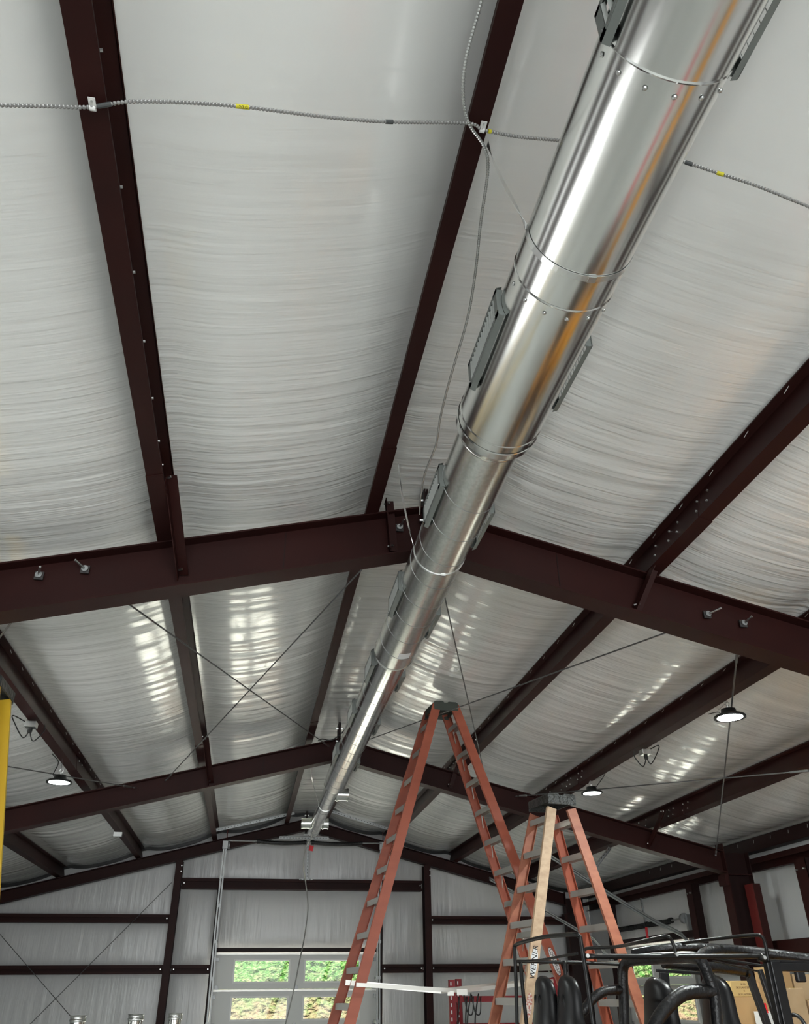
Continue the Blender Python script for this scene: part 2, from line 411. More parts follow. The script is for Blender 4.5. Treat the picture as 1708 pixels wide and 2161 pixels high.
# eave strut on the right
mb = MB()
prof = strip([(.08, zr(3.27,7.08)), (-.10, zr(3.27,6.9)), (-.10, 3.345), (.06, 3.345)], .006)
mb.sweep([Vector((q[0], 0, q[1])) for q in prof], (7.0, YB+.05, 0), (7.0, YE-.15, 0))
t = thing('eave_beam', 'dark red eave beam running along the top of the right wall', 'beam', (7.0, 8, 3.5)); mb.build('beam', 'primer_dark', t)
for k in range(22):
    b = MB(); y = 5.5+k*.42; b.tube([(6.893, y, zr(3.27,6.9)-.03), (6.89, y+.01, zr(3.27,6.9)-.07)], .0025, 5); b.build('staple', 'zinc', t)
mb = MB(); mb.sweep([Vector((q[0], 0, q[1])) for q in strip([(-.09, 3.19), (-.09, 3.255), (.09, 3.255)], .006)], (7.0, YB+.1, 0), (7.0, YE-.2, 0))
mb.sweep([Vector((q[0], 0, q[1])) for q in strip([(.06, 3.255), (.06, 3.11), (-.02, 3.11)], .006)], (7.0, YB+.1, 0), (7.0, YE-.2, 0))
tag(mb.build('wall_girt', 'primer'), 'dark red wall girt just below the eave beam on the right wall', 'girt', 'right wall girts')

def rafter(Yw, side, label, xe, flw=.19):
    root = thing('rafter', label, 'rafter', (XR+side*2.6, Yw, zr(2.72, XR+side*2.6)), 'sloping roof rafters')
    x0, x1 = XR+side*.008, xe
    hb, ht = {11.1: (2.705, 2.985), 17.50: (2.834, 3.05)}.get(Yw, (2.705, 3.06))
    A0 = (x0, Yw, 0); A1 = (x1, Yw, 0)
    def part(name, y0, y1, h0, h1, m='primer'):
        mb = MB(); za, zb = zr(h0, x0), zr(h1, x0)
        mb.sweep([Vector((0, y0, za)), Vector((0, y1, za)), Vector((0, y1, zb)), Vector((0, y0, zb))], (x0, Yw, 0), (x1, Yw, zr(0, x1)-zr(0, x0)))
        mb.build(name, m, root)
    part('web', -.004, .004, hb+.01, ht-.01)
    part('bottom_flange', -flw/2, flw/2, hb, hb+.012)
    part('top_flange', -flw/2, flw/2, ht-.012, ht)
    # splice / stiffener lines and bolted end plate
    mb = MB(); mb.bb((XR+side*.004, Yw-.10, zr(hb-.045, XR)), (XR+side*.016, Yw+.10, zr(3.20, XR))); mb.build('end_plate', 'primer_dark', root)
    for zz in (2.75, 2.95, 3.12):
        b = MB(); b.tube([(XR-side*.0+side*.012, Yw-.06, zr(zz, XR)), (XR+side*.045, Yw-.06, zr(zz, XR))], .012, 6); b.build('bolt', 'zinc', root)
    for dx in (1.0,):
        X = XR+side*dx; mb = MB(); mb.bb((X-.004, Yw-.007, zr(hb+.015, X)), (X+.004, Yw-.0035, zr(ht-.02, X))); mb.build('weld_seam', 'primer_dark', root)
    return root
FR = [(-1.08, 'behind the camera'), (5.02, 'nearest'), (11.1, 'middle'), (17.50, 'end wall')]
names = {(5.02,-1):'large dark red rafter crossing the left half of the view, nearest of the left rafters',
 (5.02,1):'large dark red rafter crossing the right half of the view, nearest of the right rafters',
 (11.1,-1):'dark red rafter of the middle frame, left of the duct',
 (11.1,1):'dark red rafter of the middle frame, right of the duct behind both ladders',
 (17.50,-1):'dark red rafter against the far wall, left of the ridge',
 (17.50,1):'dark red rafter against the far wall, right of the ridge',
 (-1.08,-1):'dark red rafter out of view behind, left slope', (-1.08,1):'dark red rafter out of view behind, right slope'}
for Yw, _n in FR:
    rafter(Yw, -1, names[(Yw,-1)], -4.64); rafter(Yw, 1, names[(Yw,1)], 6.425)
# columns
def column(X, Yw, side, label, dp=.36):
    root = thing('steel_column', label, 'column', (X, Yw, 0), 'wall columns')
    zt = zr(3.06, X)
    mb = MB(); mb.bb((X-.006, Yw-.095, 0), (X+.006, Yw+.095, zt+.02)); mb.build('inner_flange', 'primer', root)
    X2 = X+side*dp
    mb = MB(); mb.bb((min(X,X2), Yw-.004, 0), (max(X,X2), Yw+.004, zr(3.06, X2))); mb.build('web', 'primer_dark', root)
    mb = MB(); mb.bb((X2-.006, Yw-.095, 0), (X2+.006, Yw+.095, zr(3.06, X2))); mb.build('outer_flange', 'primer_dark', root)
    zb = zr(2.70, X)
    mb = MB(); mb.bb((min(X,X2), Yw-.09, zb-.02), (max(X,X2), Yw+.09, zb-.008)); mb.build('stiffener', 'primer', root)
    mb = MB(); mb.bb((X-side*.055-.0, Yw-.095, zb-.15), (X-side*.008, Yw+.095, zb-.02)); mb.build('knee_plate', 'primer', root)
clab = {(11.1,1):'dark red steel column on the right wall carrying the middle frame', (11.1,-1):'dark red steel column on the left wall under the middle frame, out of view',
 (5.02,1):'dark red steel column on the right wall under the nearest rafter', (5.02,-1):'dark red steel column on the left wall under the nearest rafter',
 (17.50,1):'dark red corner column at the far right corner', (17.50,-1):'dark red corner column at the far left corner',
 (-1.08,1):'dark red column behind the view on the right wall', (-1.08,-1):'dark red column behind the view on the left wall'}
for Yw, _n in FR:
    column(6.432, Yw, 1, clab[(Yw,1)]); column(-4.65, Yw, -1, clab[(Yw,-1)], .28)

# flange braces (angle from purlin web down to rafter bottom)
def brace(p0, p1, label):
    p0 = Vector(p0); p1 = Vector(p1); root = thing('flange_brace', label, 'brace', p1, 'flange braces between purlins and rafters')
    d = (p1-p0).normalized(); a = Vector((1,0,0)); a = (a-d*a.dot(d)).normalized(); b = d.cross(a)
    prof = strip([(.062, 0), (0, 0), (0, .062)], .006)
    mb = MB(); mb.sweep([a*q[0]+b*q[1] for q in prof], p0, p1); mb.build('angle_bar', 'primer', root)
    for p in (p0+d*.03, p1-d*.03):
        bb_ = MB(); bb_.tube([p-Vector((.01,.01,0)), p+Vector((.025,-.035,0))], .008, 6); bb_.build('bolt', 'zinc', root)
for (q0, q1, Yr, lb) in [((352,1003), (378,1213), 4.99, 'angle brace from the upper left purlin down to the nearest left rafter'),
                     ((813,1058), (822,1163), 4.99, 'angle brace beside the duct at the peak of the nearest frame'),
                     ((1384,1172), (1337,1286), 4.99, 'angle brace under the first right purlin at the nearest rafter'),
                     ((430,1557), (441,1652), 11.06, 'angle brace from the left purlin down to the middle rafter'),
                     ((965,1604), (946,1660), 11.06, 'angle brace seen through the tallest ladder at the middle rafter'),
                     ((1397,1709), (1366,1784), 11.06, 'angle brace on the middle right rafter beside the second ladder')]:
    brace(onh(*q0, 3.16), at(*q1, Yr), lb)

# far wall girts, columns, jambs
def cgirt(x0, x1, zt, zb, label, Y=17.60):
    mb = MB(); h = zt-zb
    prof = strip([(-.0, .02), (0, 0), (.19, 0), (.19, 0)], .004)
    mb.bb((x0, Y, zb+.0), (x1, Y+.22, zb+.006)); mb.bb((x0, Y, zt-.006), (x1, Y+.22, zt)); mb.bb((x0, Y+.10, zb), (x1, Y+.106, zt))
    mb.bb((x0, Y-.002, zt-.055), (x1, Y+.004, zt)); mb.bb((x0, Y-.002, zb), (x1, Y+.004, zb+.045))
    root = thing('wall_girt', label, 'girt', ((x0+x1)/2, Y, zb), 'far wall girts'); mb.build('girt', 'primer', root)
    for x in (x0+.05, x1-.05):
        b = MB(); b.tube([(x, Y-.0, (zt+zb)/2), (x, Y-.03, (zt+zb)/2)], .012, 6); b.build('bolt', 'zinc', root)
cgirt(CL+.07, CRX-.07, *G[0], 'long dark red girt above the far garage door')
cgirt(-4.9, CL-.07, *G[1], 'dark red girt on the far wall, upper one left of the left post')
cgirt(-4.9, CL-.07, *G[2], 'dark red girt on the far wall, lower one left of the left post')
cgirt(CL+.07, DX0-.06, *G[2], 'short dark red girt between the left post and the far garage door')
cgirt(DX1+.06, CRX-.07, *G[2], 'short dark red girt between the far garage door and the right post')
cgirt(CRX+.07, 6.4, *G[1], 'dark red girt on the far wall, upper one right of the right post')
cgirt(CRX+.07, 6.4, *G[2], 'dark red girt on the far wall, lower one right of the right post')
for X, lb in ((CL, 'dark red post on the far wall left of the garage door'), (CRX, 'dark red post on the far wall right of the garage door')):
    mb = MB(); zt = zr(2.834, X)
    root = thing('wall_post', lb, 'post', (X, 17.5, 0), 'far wall posts')
    mb.bb((X-.065, 17.40, 0), (X+.065, 17.41, zt)); mb.build('flange', 'primer', root)
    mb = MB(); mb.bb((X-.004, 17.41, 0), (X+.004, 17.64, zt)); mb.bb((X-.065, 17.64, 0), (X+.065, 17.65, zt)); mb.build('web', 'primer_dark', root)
    for zz in (zt-.1, zt-.2):
        b = MB(); b.tube([(X+.05, 17.4, zz), (X+.05, 17.37, zz)], .012, 6); b.build('bolt', 'zinc', root)
for x, lb in ((DX0-.05, 'thin dark red jamb left of the far garage door'), (DX1+.05, 'thin dark red jamb right of the far garage door')):
    mb = MB(); mb.bb((x-.035, 17.68, 0), (x+.035, 17.84, G[0][1])); tag(mb.build('door_jamb', 'primer_dark'), lb, 'jamb')
mb = MB(); mb.bb((DX0-.01, 17.68, DTOP+.01), (DX1+.01, 17.84, DTOP+.075)); tag(mb.build('door_header', 'primer_dark'), 'thin dark red header directly on top of the far garage door', 'header')
# rake angle: black band where the ceiling meets the far wall
rk = MB(); n = 0
vs = []; X = XL+.1; cols = []
while X < XW-.05:
    s, u = sagh(X, YE); zc = zr(HC-s, X) - .0
    cols.append([(X, YE-.16, zc-.055), (X, YE-.16, zc+.02), (X, YE-.11, zc+.02), (X, YE-.11, zc-.055)]); X += .06
vs = [p for c_ in cols for p in c_]; fs = []
for i in range(len(cols)-1):
    for k in range(4): fs.append((i*4+k, i*4+(k+1) % 4, (i+1)*4+(k+1) % 4, (i+1)*4+k))
rk.add(vs, fs); tag(rk.build('rake_band', 'springs'), 'scalloped black band where the ceiling sheets meet the far wall', 'trim')

# right wall posts and sill
def wpost(y0, y1, x0, lb, m='primer', zt=3.11):
    root = thing('wall_post', lb, 'post', ((x0+XW)/2, (y0+y1)/2, 0), 'right wall posts')
    mb = MB(); mb.bb((x0, y0, 0), (x0+.006, y1, zt)); mb.build('flange', m, root)
    mb = MB(); mb.bb((x0, y0, 0), (x0+.13, y0+.006, zt)); mb.build('web', 'primer_dark', root)
    for z in (zt-.12,):
        b = MB(); b.tube([(x0, y0+.04, z), (x0-.03, y0+.04, z)], .012, 6); b.build('bolt', 'zinc', root); b = MB(); b.tube([(x0, y1-.04, z), (x0-.03, y1-.04, z)], .012, 6); b.build('bolt', 'zinc', root)
wpost(12.83, 13.03, 6.83, 'near-black post at the near side of the side garage door')
wpost(16.16, 16.36, 6.83, 'dark red post at the far side of the side garage door')
t = thing('wall_post', 'bright red box post in front of the right column', 'post', (6.65, 10.84, 0), 'right wall posts')
mb = MB(); mb.bb((6.60, 10.74, 0), (6.604, 10.94, 2.90)); mb.build('face', 'primer_red', t)
mb = MB(); mb.bb((6.604, 10.74, 0), (6.71, 10.746, 2.90)); mb.bb((6.604, 10.934, 0), (6.71, 10.94, 2.90)); mb.build('side', 'primer', t)
wpost(9.88, 10.12, 6.86, 'dark red post at the right edge of the view, right of the bright wall panel')
wpost(7.6, 7.8, 6.86, 'dark red post on the right wall just out of view')
mb = MB(); mb.bb((6.80, 5.1, 2.06), (6.81, 10.95, 2.23)); mb.bb((6.80, 5.1, 2.06), (7.06, 10.95, 2.068)); mb.bb((6.80, 5.1, 2.225), (6.95, 10.95, 2.23))
tag(mb.build('wall_girt', 'primer'), 'dark red sill girt under the bright panel at the right edge', 'girt', 'right wall girts')
mb = MB(); mb.bb((6.88, 11.2, 1.95), (7.0, 12.8, 2.08)); tag(mb.build('wall_girt', 'primer_dark'), 'dark girt low between the right column and the near-black post', 'girt', 'right wall girts')
mb = MB(); mb.bb((6.88, 13.06, DTOP+.03), (7.02, 16.1, DTOP+.13)); tag(mb.build('door_header', 'primer_dark'), 'dark header over the side garage door', 'header')

# anchor bolts on rafters (rod ends)
def anchor(px, py, Yw, lb, lean):
    p = at(px, py, Yw-.01); root = thing('rod_anchor', lb, 'bolt', p, 'rod anchors on the nearest rafter')
    mb = MB(); mb.box(p+Vector((0,-.006,0)), (.055,.012,.055)); mb.build('plate', 'darkplate', root)
    mb = MB(); mb.tube([p, p+Vector((0,-.03,.0))], .022, 10); mb.build('nut', 'dullzinc', root)
    mb = MB(); mb.tube([p+Vector((0,-.02,0)), p+Vector((lean,-.10,.02))], .008, 8); mb.build('threaded_rod', 'zinc', root)
anchor(83, 1216, 5.01, 'leftmost threaded rod end on the nearest left rafter', .02)
anchor(180, 1203, 5.01, 'threaded rod end right of the leftmost one on the left rafter', -.05)
anchor(1492, 1298, 5.01, 'threaded rod end on the right rafter beside the flange brace', .07)
anchor(1568, 1317, 5.01, 'rightmost threaded rod end on the nearest right rafter', .02)
anchor(843, 1115, 5.01, 'rod end with washer near the peak, left of the duct', .02)

# bracing rods
def rod(p0, p1, lb, r=.0065, m='cable', turn=True):
    p0 = Vector(p0); p1 = Vector(p1)
    root = thing('bracing_rod', lb, 'rod', (p0+p1)/2, 'bracing cables')
    mb = MB(); mb.tube([p0, p1], r, 6); mb.build('wire', m, root)
    if turn:
        d = (p1-p0).normalized()
        mb = MB(); mb.tube([p1-d*.30, p1-d*.28, p1-d*.12, p1-d*.10], [.004,.013,.013,.004], 6); mb.tube([p1-d*.06, p1], .010, 6); mb.build('turnbuckle', 'zinc', root)
        mb = MB(); mb.tube([p0+d*.02, p0+d*.22], .011, 6); mb.build('splice', 'cable', root)
def RP(px, py): return onh(px, py, 2.90)
def rod_px(a, b, Ya, Yb, lb, ha=2.92, hb=2.92, **k):
    """rod in the roof plane through two sighted points, carried on to the frames at Ya and Yb"""
    A = onh(*a, ha); B = onh(*b, hb); d = (B-A)/(B.y-A.y)
    rod(A+d*(Ya-A.y), A+d*(Yb-A.y), lb, **k)
rod_px((262,1268),(690,1572),5.08,11.08,'thin bracing cable from the nearest left rafter to the peak of the middle frame')
rod_px((770,1195),(347,1650),5.08,11.08,'thin bracing cable from the nearest peak down to the middle left rafter')
rod_px((940,1265),(1013,1590),5.6,10.5,'thin bracing cable right of the duct, passing behind the ladder top', turn=False)
rod_px((1398,1338),(795,1555),5.08,11.08,'thin bracing cable from the nearest right rafter to the middle peak, behind the ladder top')
rod(at(1557,1372,5.1), at(1511,1806,11.05), 'thin bracing rod dropping past the larger round lamp to the right column', turn=True)
rod(at(1712,1626,6.6), at(1087,1681,11.05), 'thin bracing rod crossing behind the second ladder from the right edge', turn=True)
rod(at(-40,1608,8.6), at(288,1663,11.05), 'thin bracing cable passing the yellow ladder and left lamp')
rod(at(32,1303,5.1), at(-20,1370,6.0), 'short visible end of bracing cable at the left edge below the rafter', turn=False)
rod(at(-10,1960,17.4), at(152,2148,17.4), 'thin diagonal bracing cable on the far wall, falling rightwards', turn=False)
rod(at(363,1862,17.35), at(30,2195,17.35), 'thin diagonal bracing cable on the far wall, rising to the left post', turn=False)

# ================================================================== DUCT
CX, CZ = 1.05, 4.18
duct = thing('ventilation_duct', 'long shiny galvanised round duct running under the ridge from upper right to the far wall', 'duct', (CX, 3, CZ-.21))
def sect(name, y0, y1, r0, m, r1=None, lb=None):
    mb = MB()
    N = max(2, int((y1-y0)/.05)); vs = []; seg = 96; r1 = r0 if r1 is None else r1
    for j in range(N+1):
        y = y0+(y1-y0)*j/N; r = r0+(r1-r0)*j/N
        for k in range(seg):
            a = 2*PI*k/seg
            rr = r*(1+.0022*noise.noise(Vector((math.cos(a)*1.6, y*.9, math.sin(a)*1.6+r0*40))))
            vs.append((CX+rr*math.cos(a), y, CZ+rr*math.sin(a)))
    fs = [(j*seg+k, j*seg+(k+1) % seg, (j+1)*seg+(k+1) % seg, (j+1)*seg+k) for j in range(N) for k in range(seg)]
    mb.add(vs, fs); o = mb.build(name, m, duct, smooth=True)
    if lb: o['label'] = lb
    return o
def ring(y, r, th=.004, m='galv', w=.006, name='seam'):
    th *= .55; w *= .8
    mb = MB(); mb.ycyl(CX, CZ, y-w, y, r, r+th); mb.ycyl(CX, CZ, y, y+w, r+th, r); return mb.build(name, m, duct, smooth=True)
sect('duct_section', -3.0, 1.20, .209, 'galv'); sect('duct_section', 1.20, 2.14, .2085, 'galv'); sect('duct_section', 2.14, 3.12, .209, 'galv')
sect('reducer_collar', 3.12, 3.17, .211, 'galv', .209); sect('reducer_collar', 3.17, 3.24, .209, 'galv', .172)
sect('spiral_section', 3.23, 6.36, .171, 'spangle', None, 'duller spangled spiral section of duct')
sect('spiral_section', 6.36, 11.42, .150, 'galv'); sect('reducer_collar', 11.42, 11.62, .150, 'galv', .110)
sect('spiral_section', 11.60, 15.35, .108, 'galv')
mb = MB(); mb.ycyl(CX, CZ, 15.35, 15.40, .110, .09); mb.ycyl(CX, CZ, 15.40, 15.401, .09, .001); mb.build('end_cap', 'galv', duct, smooth=True)
for y, r in ((1.205, .209), (2.135, .209), (3.12, .2115), (3.06, .2095)): ring(y, r, .006, 'galv', .007)
ring(3.24, .1725, .004, 'spangle', .012); ring(6.36, .172, .005, 'galv', .01); ring(6.44, .150, .004); ring(11.42, .152, .005, 'galv', .01)
for y0, y1, r, pitch in ((3.50, 6.3, .171, .335), (6.75, 11.3, .150, .37), (11.8, 15.3, .108, .37)):
    pts = []; n = int((y1-y0)/pitch*40)
    for k in range(n+1):
        a = 2*PI*k/40; pts.append((CX+(r+.0005)*math.cos(a), y0+(y1-y0)*k/n, CZ+(r+.0005)*math.sin(a)))
    mb = MB(); mb.tube(pts, .0020, 5); mb.build('spiral_seam', 'dullzinc', duct, smooth=True)
for y in (1.205, 2.135):   # screws below each joint
    for k in range(7):
        a = PI+PI*(k+.5)/7 ; p = Vector((CX+.210*math.cos(a), y+.045, CZ+.210*math.sin(a))); q = Vector((math.cos(a), 0, math.sin(a)))
        mb = MB(); mb.tube([p, p+q*.004, p+q*.007], [.009,.007,.003], 8); mb.build('screw', 'zinc', duct, smooth=True)
a_ = [math.radians(d_) for d_ in range(262, 296, 3)]; vs = []
for t_ in a_:
    for y_ in (5.98, 6.10): vs.append((CX+.1722*math.cos(t_), y_, CZ+.1722*math.sin(t_)))
mb = MB(); mb.add(vs, [(2*k, 2*k+1, 2*k+3, 2*k+2) for k in range(len(a_)-1)]); o_ = mb.build('paper_label', 'sticker', duct); o_['label'] = 'small white paper label on the spiral duct'
# grey air vents, seated on the sides of the duct
def vent(y0, y1, side, r, hh=.072, lb=None):
    root = MB(); xf = CX+side*(r+.019)
    def side_x(z): return CX+side*math.sqrt(max(1e-6, (r+.0015)**2-z*z))
    for yy in (y0, y1-.004):            # curved saddle end caps
        prof = [Vector((xf, 0, CZ-hh)), Vector((xf, 0, CZ+hh))]
        for k in range(9):
            z = hh - 2*hh*k/8; prof.append(Vector((side_x(z), 0, CZ+z)))
        root.sweep(prof, (0, yy, 0), (0, yy+.004, 0))
    for e in (-1, 1):                   # lips along the long edges
        q0 = Vector((xf, 0, CZ+e*hh)); q1 = Vector((CX+side*(r-.006), 0, CZ+e*(hh+.011))); n_ = Vector((0, 0, e*.002))
        root.sweep([q0, q0+n_, q1+n_, q1], (0, y0-.006, 0), (0, y1+.006, 0))
    fr = .020
    for a_, b_, c_, d_ in ((y0-.004, y1+.004, CZ-hh, CZ-hh+fr), (y0-.004, y1+.004, CZ+hh-fr, CZ+hh), (y0-.004, y0+.035, CZ-hh, CZ+hh), (y1-.035, y1+.004, CZ-hh, CZ+hh)):
        root.bb((min(xf, xf+side*.003), a_, c_), (max(xf, xf+side*.003), b_, d_))
    o = root.build('air_vent', 'greyvent', duct)
    if lb: o['label'] = lb
    n = max(5, int((y1-y0-.08)/.030)); lv = MB()
    for k in range(n):
        y = y0+.045+(y1-y0-.09)*k/(n-1)
        lv.box((xf-side*.002, y, CZ), (.014, .0016, 2*hh-2*fr), Matrix.Rotation(.75*side, 3, 'Z'))
    lv.build('louvers', 'greyvent2', o)
    for yy in (y0+.018, y1-.018):
        s_ = MB(); s_.tube([(xf+side*.003, yy, CZ-hh+.02), (xf+side*.006, yy, CZ-hh+.02)], .005, 8); s_.build('screw', 'zinc', o)
for (a, b, r) in ((.76, 1.20, .209), (2.33, 2.81, .209), (3.66, 4.11, .171), (5.02, 5.48, .171), (6.55, 7.0, .150), (7.95, 8.4, .150), (9.6, 10.05, .150)):
    vent(a, b, -1, r)
for (a, b, r) in ((.74, 1.235, .209), (2.45, 2.90, .209), (3.90, 4.34, .171), (5.40, 5.86, .171), (6.8, 7.2, .150), (8.3, 8.7, .150), (10.0, 10.4, .150)):
    vent(a, b, 1, r)
# round take-off stubs at the far end
def stub(y, side, L, r=.07):
    mb = MB(); pts = [(CX+side*.08, y, CZ), (CX+side*(.10+L), y, CZ)]
    mb.tube(pts, r, 24, cap=False); mb.tube([(CX+side*(.10+L-.02), y, CZ), (CX+side*(.10+L), y, CZ)], r+.006, 24, cap=False); mb.tube([(CX+side*.095, y, CZ), (CX+side*.115, y, CZ)], r+.01, 24, cap=False)
    mb.build('branch_collar', 'spangle', duct, smooth=True)
stub(14.6, -1, .16, .085); stub(14.6, 1, .10, .085); stub(12.2, 1, .17, .085)
# hanging straps
def strap(path, lb, yw, r, a0, a1, w=.028):
    root = thing('hanging_strap', lb, 'strap', path[0], 'duct straps')
    pts = smoothpath(path, 6); mb = MB()
    for k in range(len(pts)-1):
        pass
    # twisted ribbon
    vs = []; n = len(pts)
    for i, p in enumerate(pts):
        t = 1.5*PI*i/(n-1) if i < n-1 else 0
        d = (pts[min(i+1, n-1)]-pts[max(i-1, 0)]).normalized(); s_ = Vector((0,1,0)); s_ = (s_-d*s_.dot(d)).normalized(); b = d.cross(s_)
        e = (s_*math.cos(t*(1-i/(n-1)))+b*math.sin(t*(1-i/(n-1))))*w/2; g = d.cross(e).normalized()*.0008
        vs += [p-e-g, p+e-g, p+e+g, p-e+g]
    fs = [(i*4+k, i*4+(k+1) % 4, (i+1)*4+(k+1) % 4, (i+1)*4+k) for i in range(n-1) for k in range(4)]
    mb.add(vs, fs); mb.build('ribbon', 'strap', root)
    mb = MB(); vs = []; N = 40
    for k in range(N+1):
        a = a0+(a1-a0)*k/N
        for rr, dy in ((r+.001, -w/2), (r+.001, w/2), (r+.003, w/2), (r+.003, -w/2)):
            vs.append((CX+rr*math.cos(a), yw+dy, CZ+rr*math.sin(a)))
    fs = [(i*4+k, i*4+(k+1) % 4, (i+1)*4+(k+1) % 4, (i+1)*4+k) for i in range(N) for k in range(4)]
    mb.add(vs, fs); mb.build('band', 'strap', root)
    mb = MB(); a = 1.5*PI; mb.box((CX+.02, yw, CZ-r-.004), (.03, w, .004)); mb.build('clip', 'zinc', root)
strap([(.71, 1.95, zr(3.062,.70)-.003), (.745, 1.955, 4.50), (.80, 1.96, 4.33), (CX-.212, 1.965, CZ+.03)], 'bright metal strap twisting down to the nearest part of the duct', 1.965, .2095, PI-.14, 2*PI+.3)
strap([(.735, 4.30, zr(3.062,.735)-.003), (.78, 4.42, 4.52), (.83, 4.5, 4.36), (CX-.174, 4.55, CZ+.03)], 'bright metal strap beside the peak of the nearest rafter', 4.55, .1715, PI-.14, 2*PI+.3, .014)
strap([(.72, 12.0, zr(3.062,.72)-.003), (.80, 12.6, 4.5), (CX-.112, 12.9, CZ+.02)], 'dark thin strap to the far narrow part of the duct', 12.9, .1085, PI-.14, 2*PI+.3, .014)

# ================================================================== CABLES
def flex(path, r, lb, bands=(), pitch=.0085, coarse=True, cat='cable', name='armoured_cable', m='flex'):
    root = thing(name, lb, cat, path[0])
    pts = smoothpath(path, 14)
    # resample
    seg = []; L = 0
    acc = [0]
    for i in range(len(pts)-1): acc.append(acc[-1]+(pts[i+1]-pts[i]).length)
    step = pitch/2; n = int(acc[-1]/step); out = []; j = 0
    for k in range(n+1):
        s_ = k*step
        while j < len(acc)-2 and acc[j+1] < s_: j += 1
        t = (s_-acc[j])/max(1e-6, acc[j+1]-acc[j]); out.append(pts[j].lerp(pts[j+1], t))
    rs = [r*(1.05, 1.05, .62)[k % 3] for k in range(len(out))]
    mb = MB(); mb.tube(out, rs, 8); mb.build('jacket', m, root)
    for (s0, s1, bm) in bands:
        i0, i1 = int(s0/step), min(len(out)-1, int(s1/step))
        if i1-i0 < 2: continue
        mb = MB(); mb.tube(out[i0:i1], [r*(1.18 if k % 2 else 1.0) for k in range(i1-i0)], 8); mb.build('tape_band', bm, root)
    return root, out, step
h3 = 3.045
P1 = [onh(-60,221,h3), onh(0,222,h3), onh(95,224,h3), onh(190,226,h3), onh(270,215,h3), onh(380,216,h3), onh(500,224,h3), onh(600,236,h3), onh(700,248,h3), onh(820,257,h3), onh(985,260,h3), onh(1020,274,h3), onh(1090,288,h3), onh(1175,296,h3), onh(1240,305,h3)]
cab, outp, st = flex(P1, .0068, 'ribbed armoured cable crossing the upper left ceiling from left edge to duct')
def band(root, out, px, py, half, r, bm, text=None):
    best = min(range(len(out)), key=lambda i: (out[i]-onh(px, py, h3)).length); k = int(half/.005)
    a, b = max(0, best-k), min(len(out)-1, best+k)
    mb = MB(); mb.tube(out[a:b], r*1.22, 10); mb.build('tape_band', bm, root)
    return out[best]
band(cab, outp, 512, 226, .030, .0068, 'ytape'); band(cab, outp, 822, 257, .024, .0068, 'darkflex'); band(cab, outp, 222, 224, .030, .0068, 'darkflex'); band(cab, outp, 1034, 278, .012, .0068, 'ytape')
P2 = [onh(1380,318,3.03), onh(1443,341,3.03), onh(1515,365,3.03), onh(1600,393,3.03), onh(1708,436,3.03), onh(1800,470,3.03)]
P2 = P2[1:]
cab2, outp2, st = flex(P2, .0068, 'ribbed armoured cable running from right of the duct to the right edge')
band(cab2, outp2, 1455, 344, .022, .0068, 'darkflex'); band(cab2, outp2, 1518, 366, .022, .0068, 'ytape')
def textmesh(s, size, m, parent, mtx, name='lettering'):
    cu = bpy.data.curves.new('t', 'FONT'); cu.body = s; cu.size = size; cu.align_x = 'CENTER'; cu.align_y = 'CENTER'; cu.extrude = .0004
    tmp = bpy.data.objects.new('t', cu); C.objects.link(tmp)
    bpy.context.view_layer.update()
    me = bpy.data.meshes.new_from_object(tmp.evaluated_get(bpy.context.evaluated_depsgraph_get()))
    bpy.data.objects.remove(tmp); bpy.data.curves.remove(cu)
    me.transform(mtx); me.materials.clear(); me.materials.append(M[m])
    o = bpy.data.objects.new(name, me); C.objects.link(o)
    if parent: o.parent = parent; o.matrix_parent_inverse = Matrix.Translation(-Vector(parent.location))
    return o
def frame_mtx(p, xdir, nrm):
    x = Vector(xdir).normalized(); z = Vector(nrm); z = (z-x*z.dot(x)).normalized(); y = z.cross(x)
    m = Matrix((x, y, z)).transposed().to_4x4(); m.translation = p; return m
pb = onh(512,226,h3)
textmesh('12/2 G', .014, 'ink', cab, frame_mtx(pb+(EYE-pb).normalized()*.010, onh(530,228,h3)-pb, EYE-pb))
# cable clips
def clip(px, py, h, lb):
    p = onh(px, py, h); root = thing('cable_clip', lb, 'clip', p, 'white cable clips')
    mb = MB(); mb.box(p+Vector((0,-.018,.0)), (.024,.034,.003)); mb.build('tab', 'clipw', root)
    mb = MB(); mb.tube([p+Vector((-.010,.004,0)), p+Vector((.010,.004,0))], .010, 12); mb.build('loop', 'clipw', root)
    mb = MB(); mb.tube([p+Vector((0,-.024,-.001)), p+Vector((0,-.024,-.006))], .004, 8); mb.build('screw', 'zinc', root)
clip(196, 226, h3, 'small white clip holding the cable on the upper left purlin')
clip(1018, 273, h3, 'small white clip holding the cable on the ridge purlin')
P3 = [onh(1022,-60,3.0), onh(1017,0,3.0), onh(985,120,3.0), onh(978,200,3.0), onh(990,260,3.0), onh(1022,310,3.0), onh(1030,360,3.0), onh(1015,470,3.0), onh(1003,580,3.0), onh(985,680,3.0), onh(950,800,3.0), onh(930,880,3.0), onh(920,940,3.0), onh(897,1000,3.0), onh(888,1050,3.0), onh(886,1085,2.98)]
flex(P3, .0062, 'thin flexible conduit looping down the ceiling beside the left of the duct', pitch=.008, m='zinc')

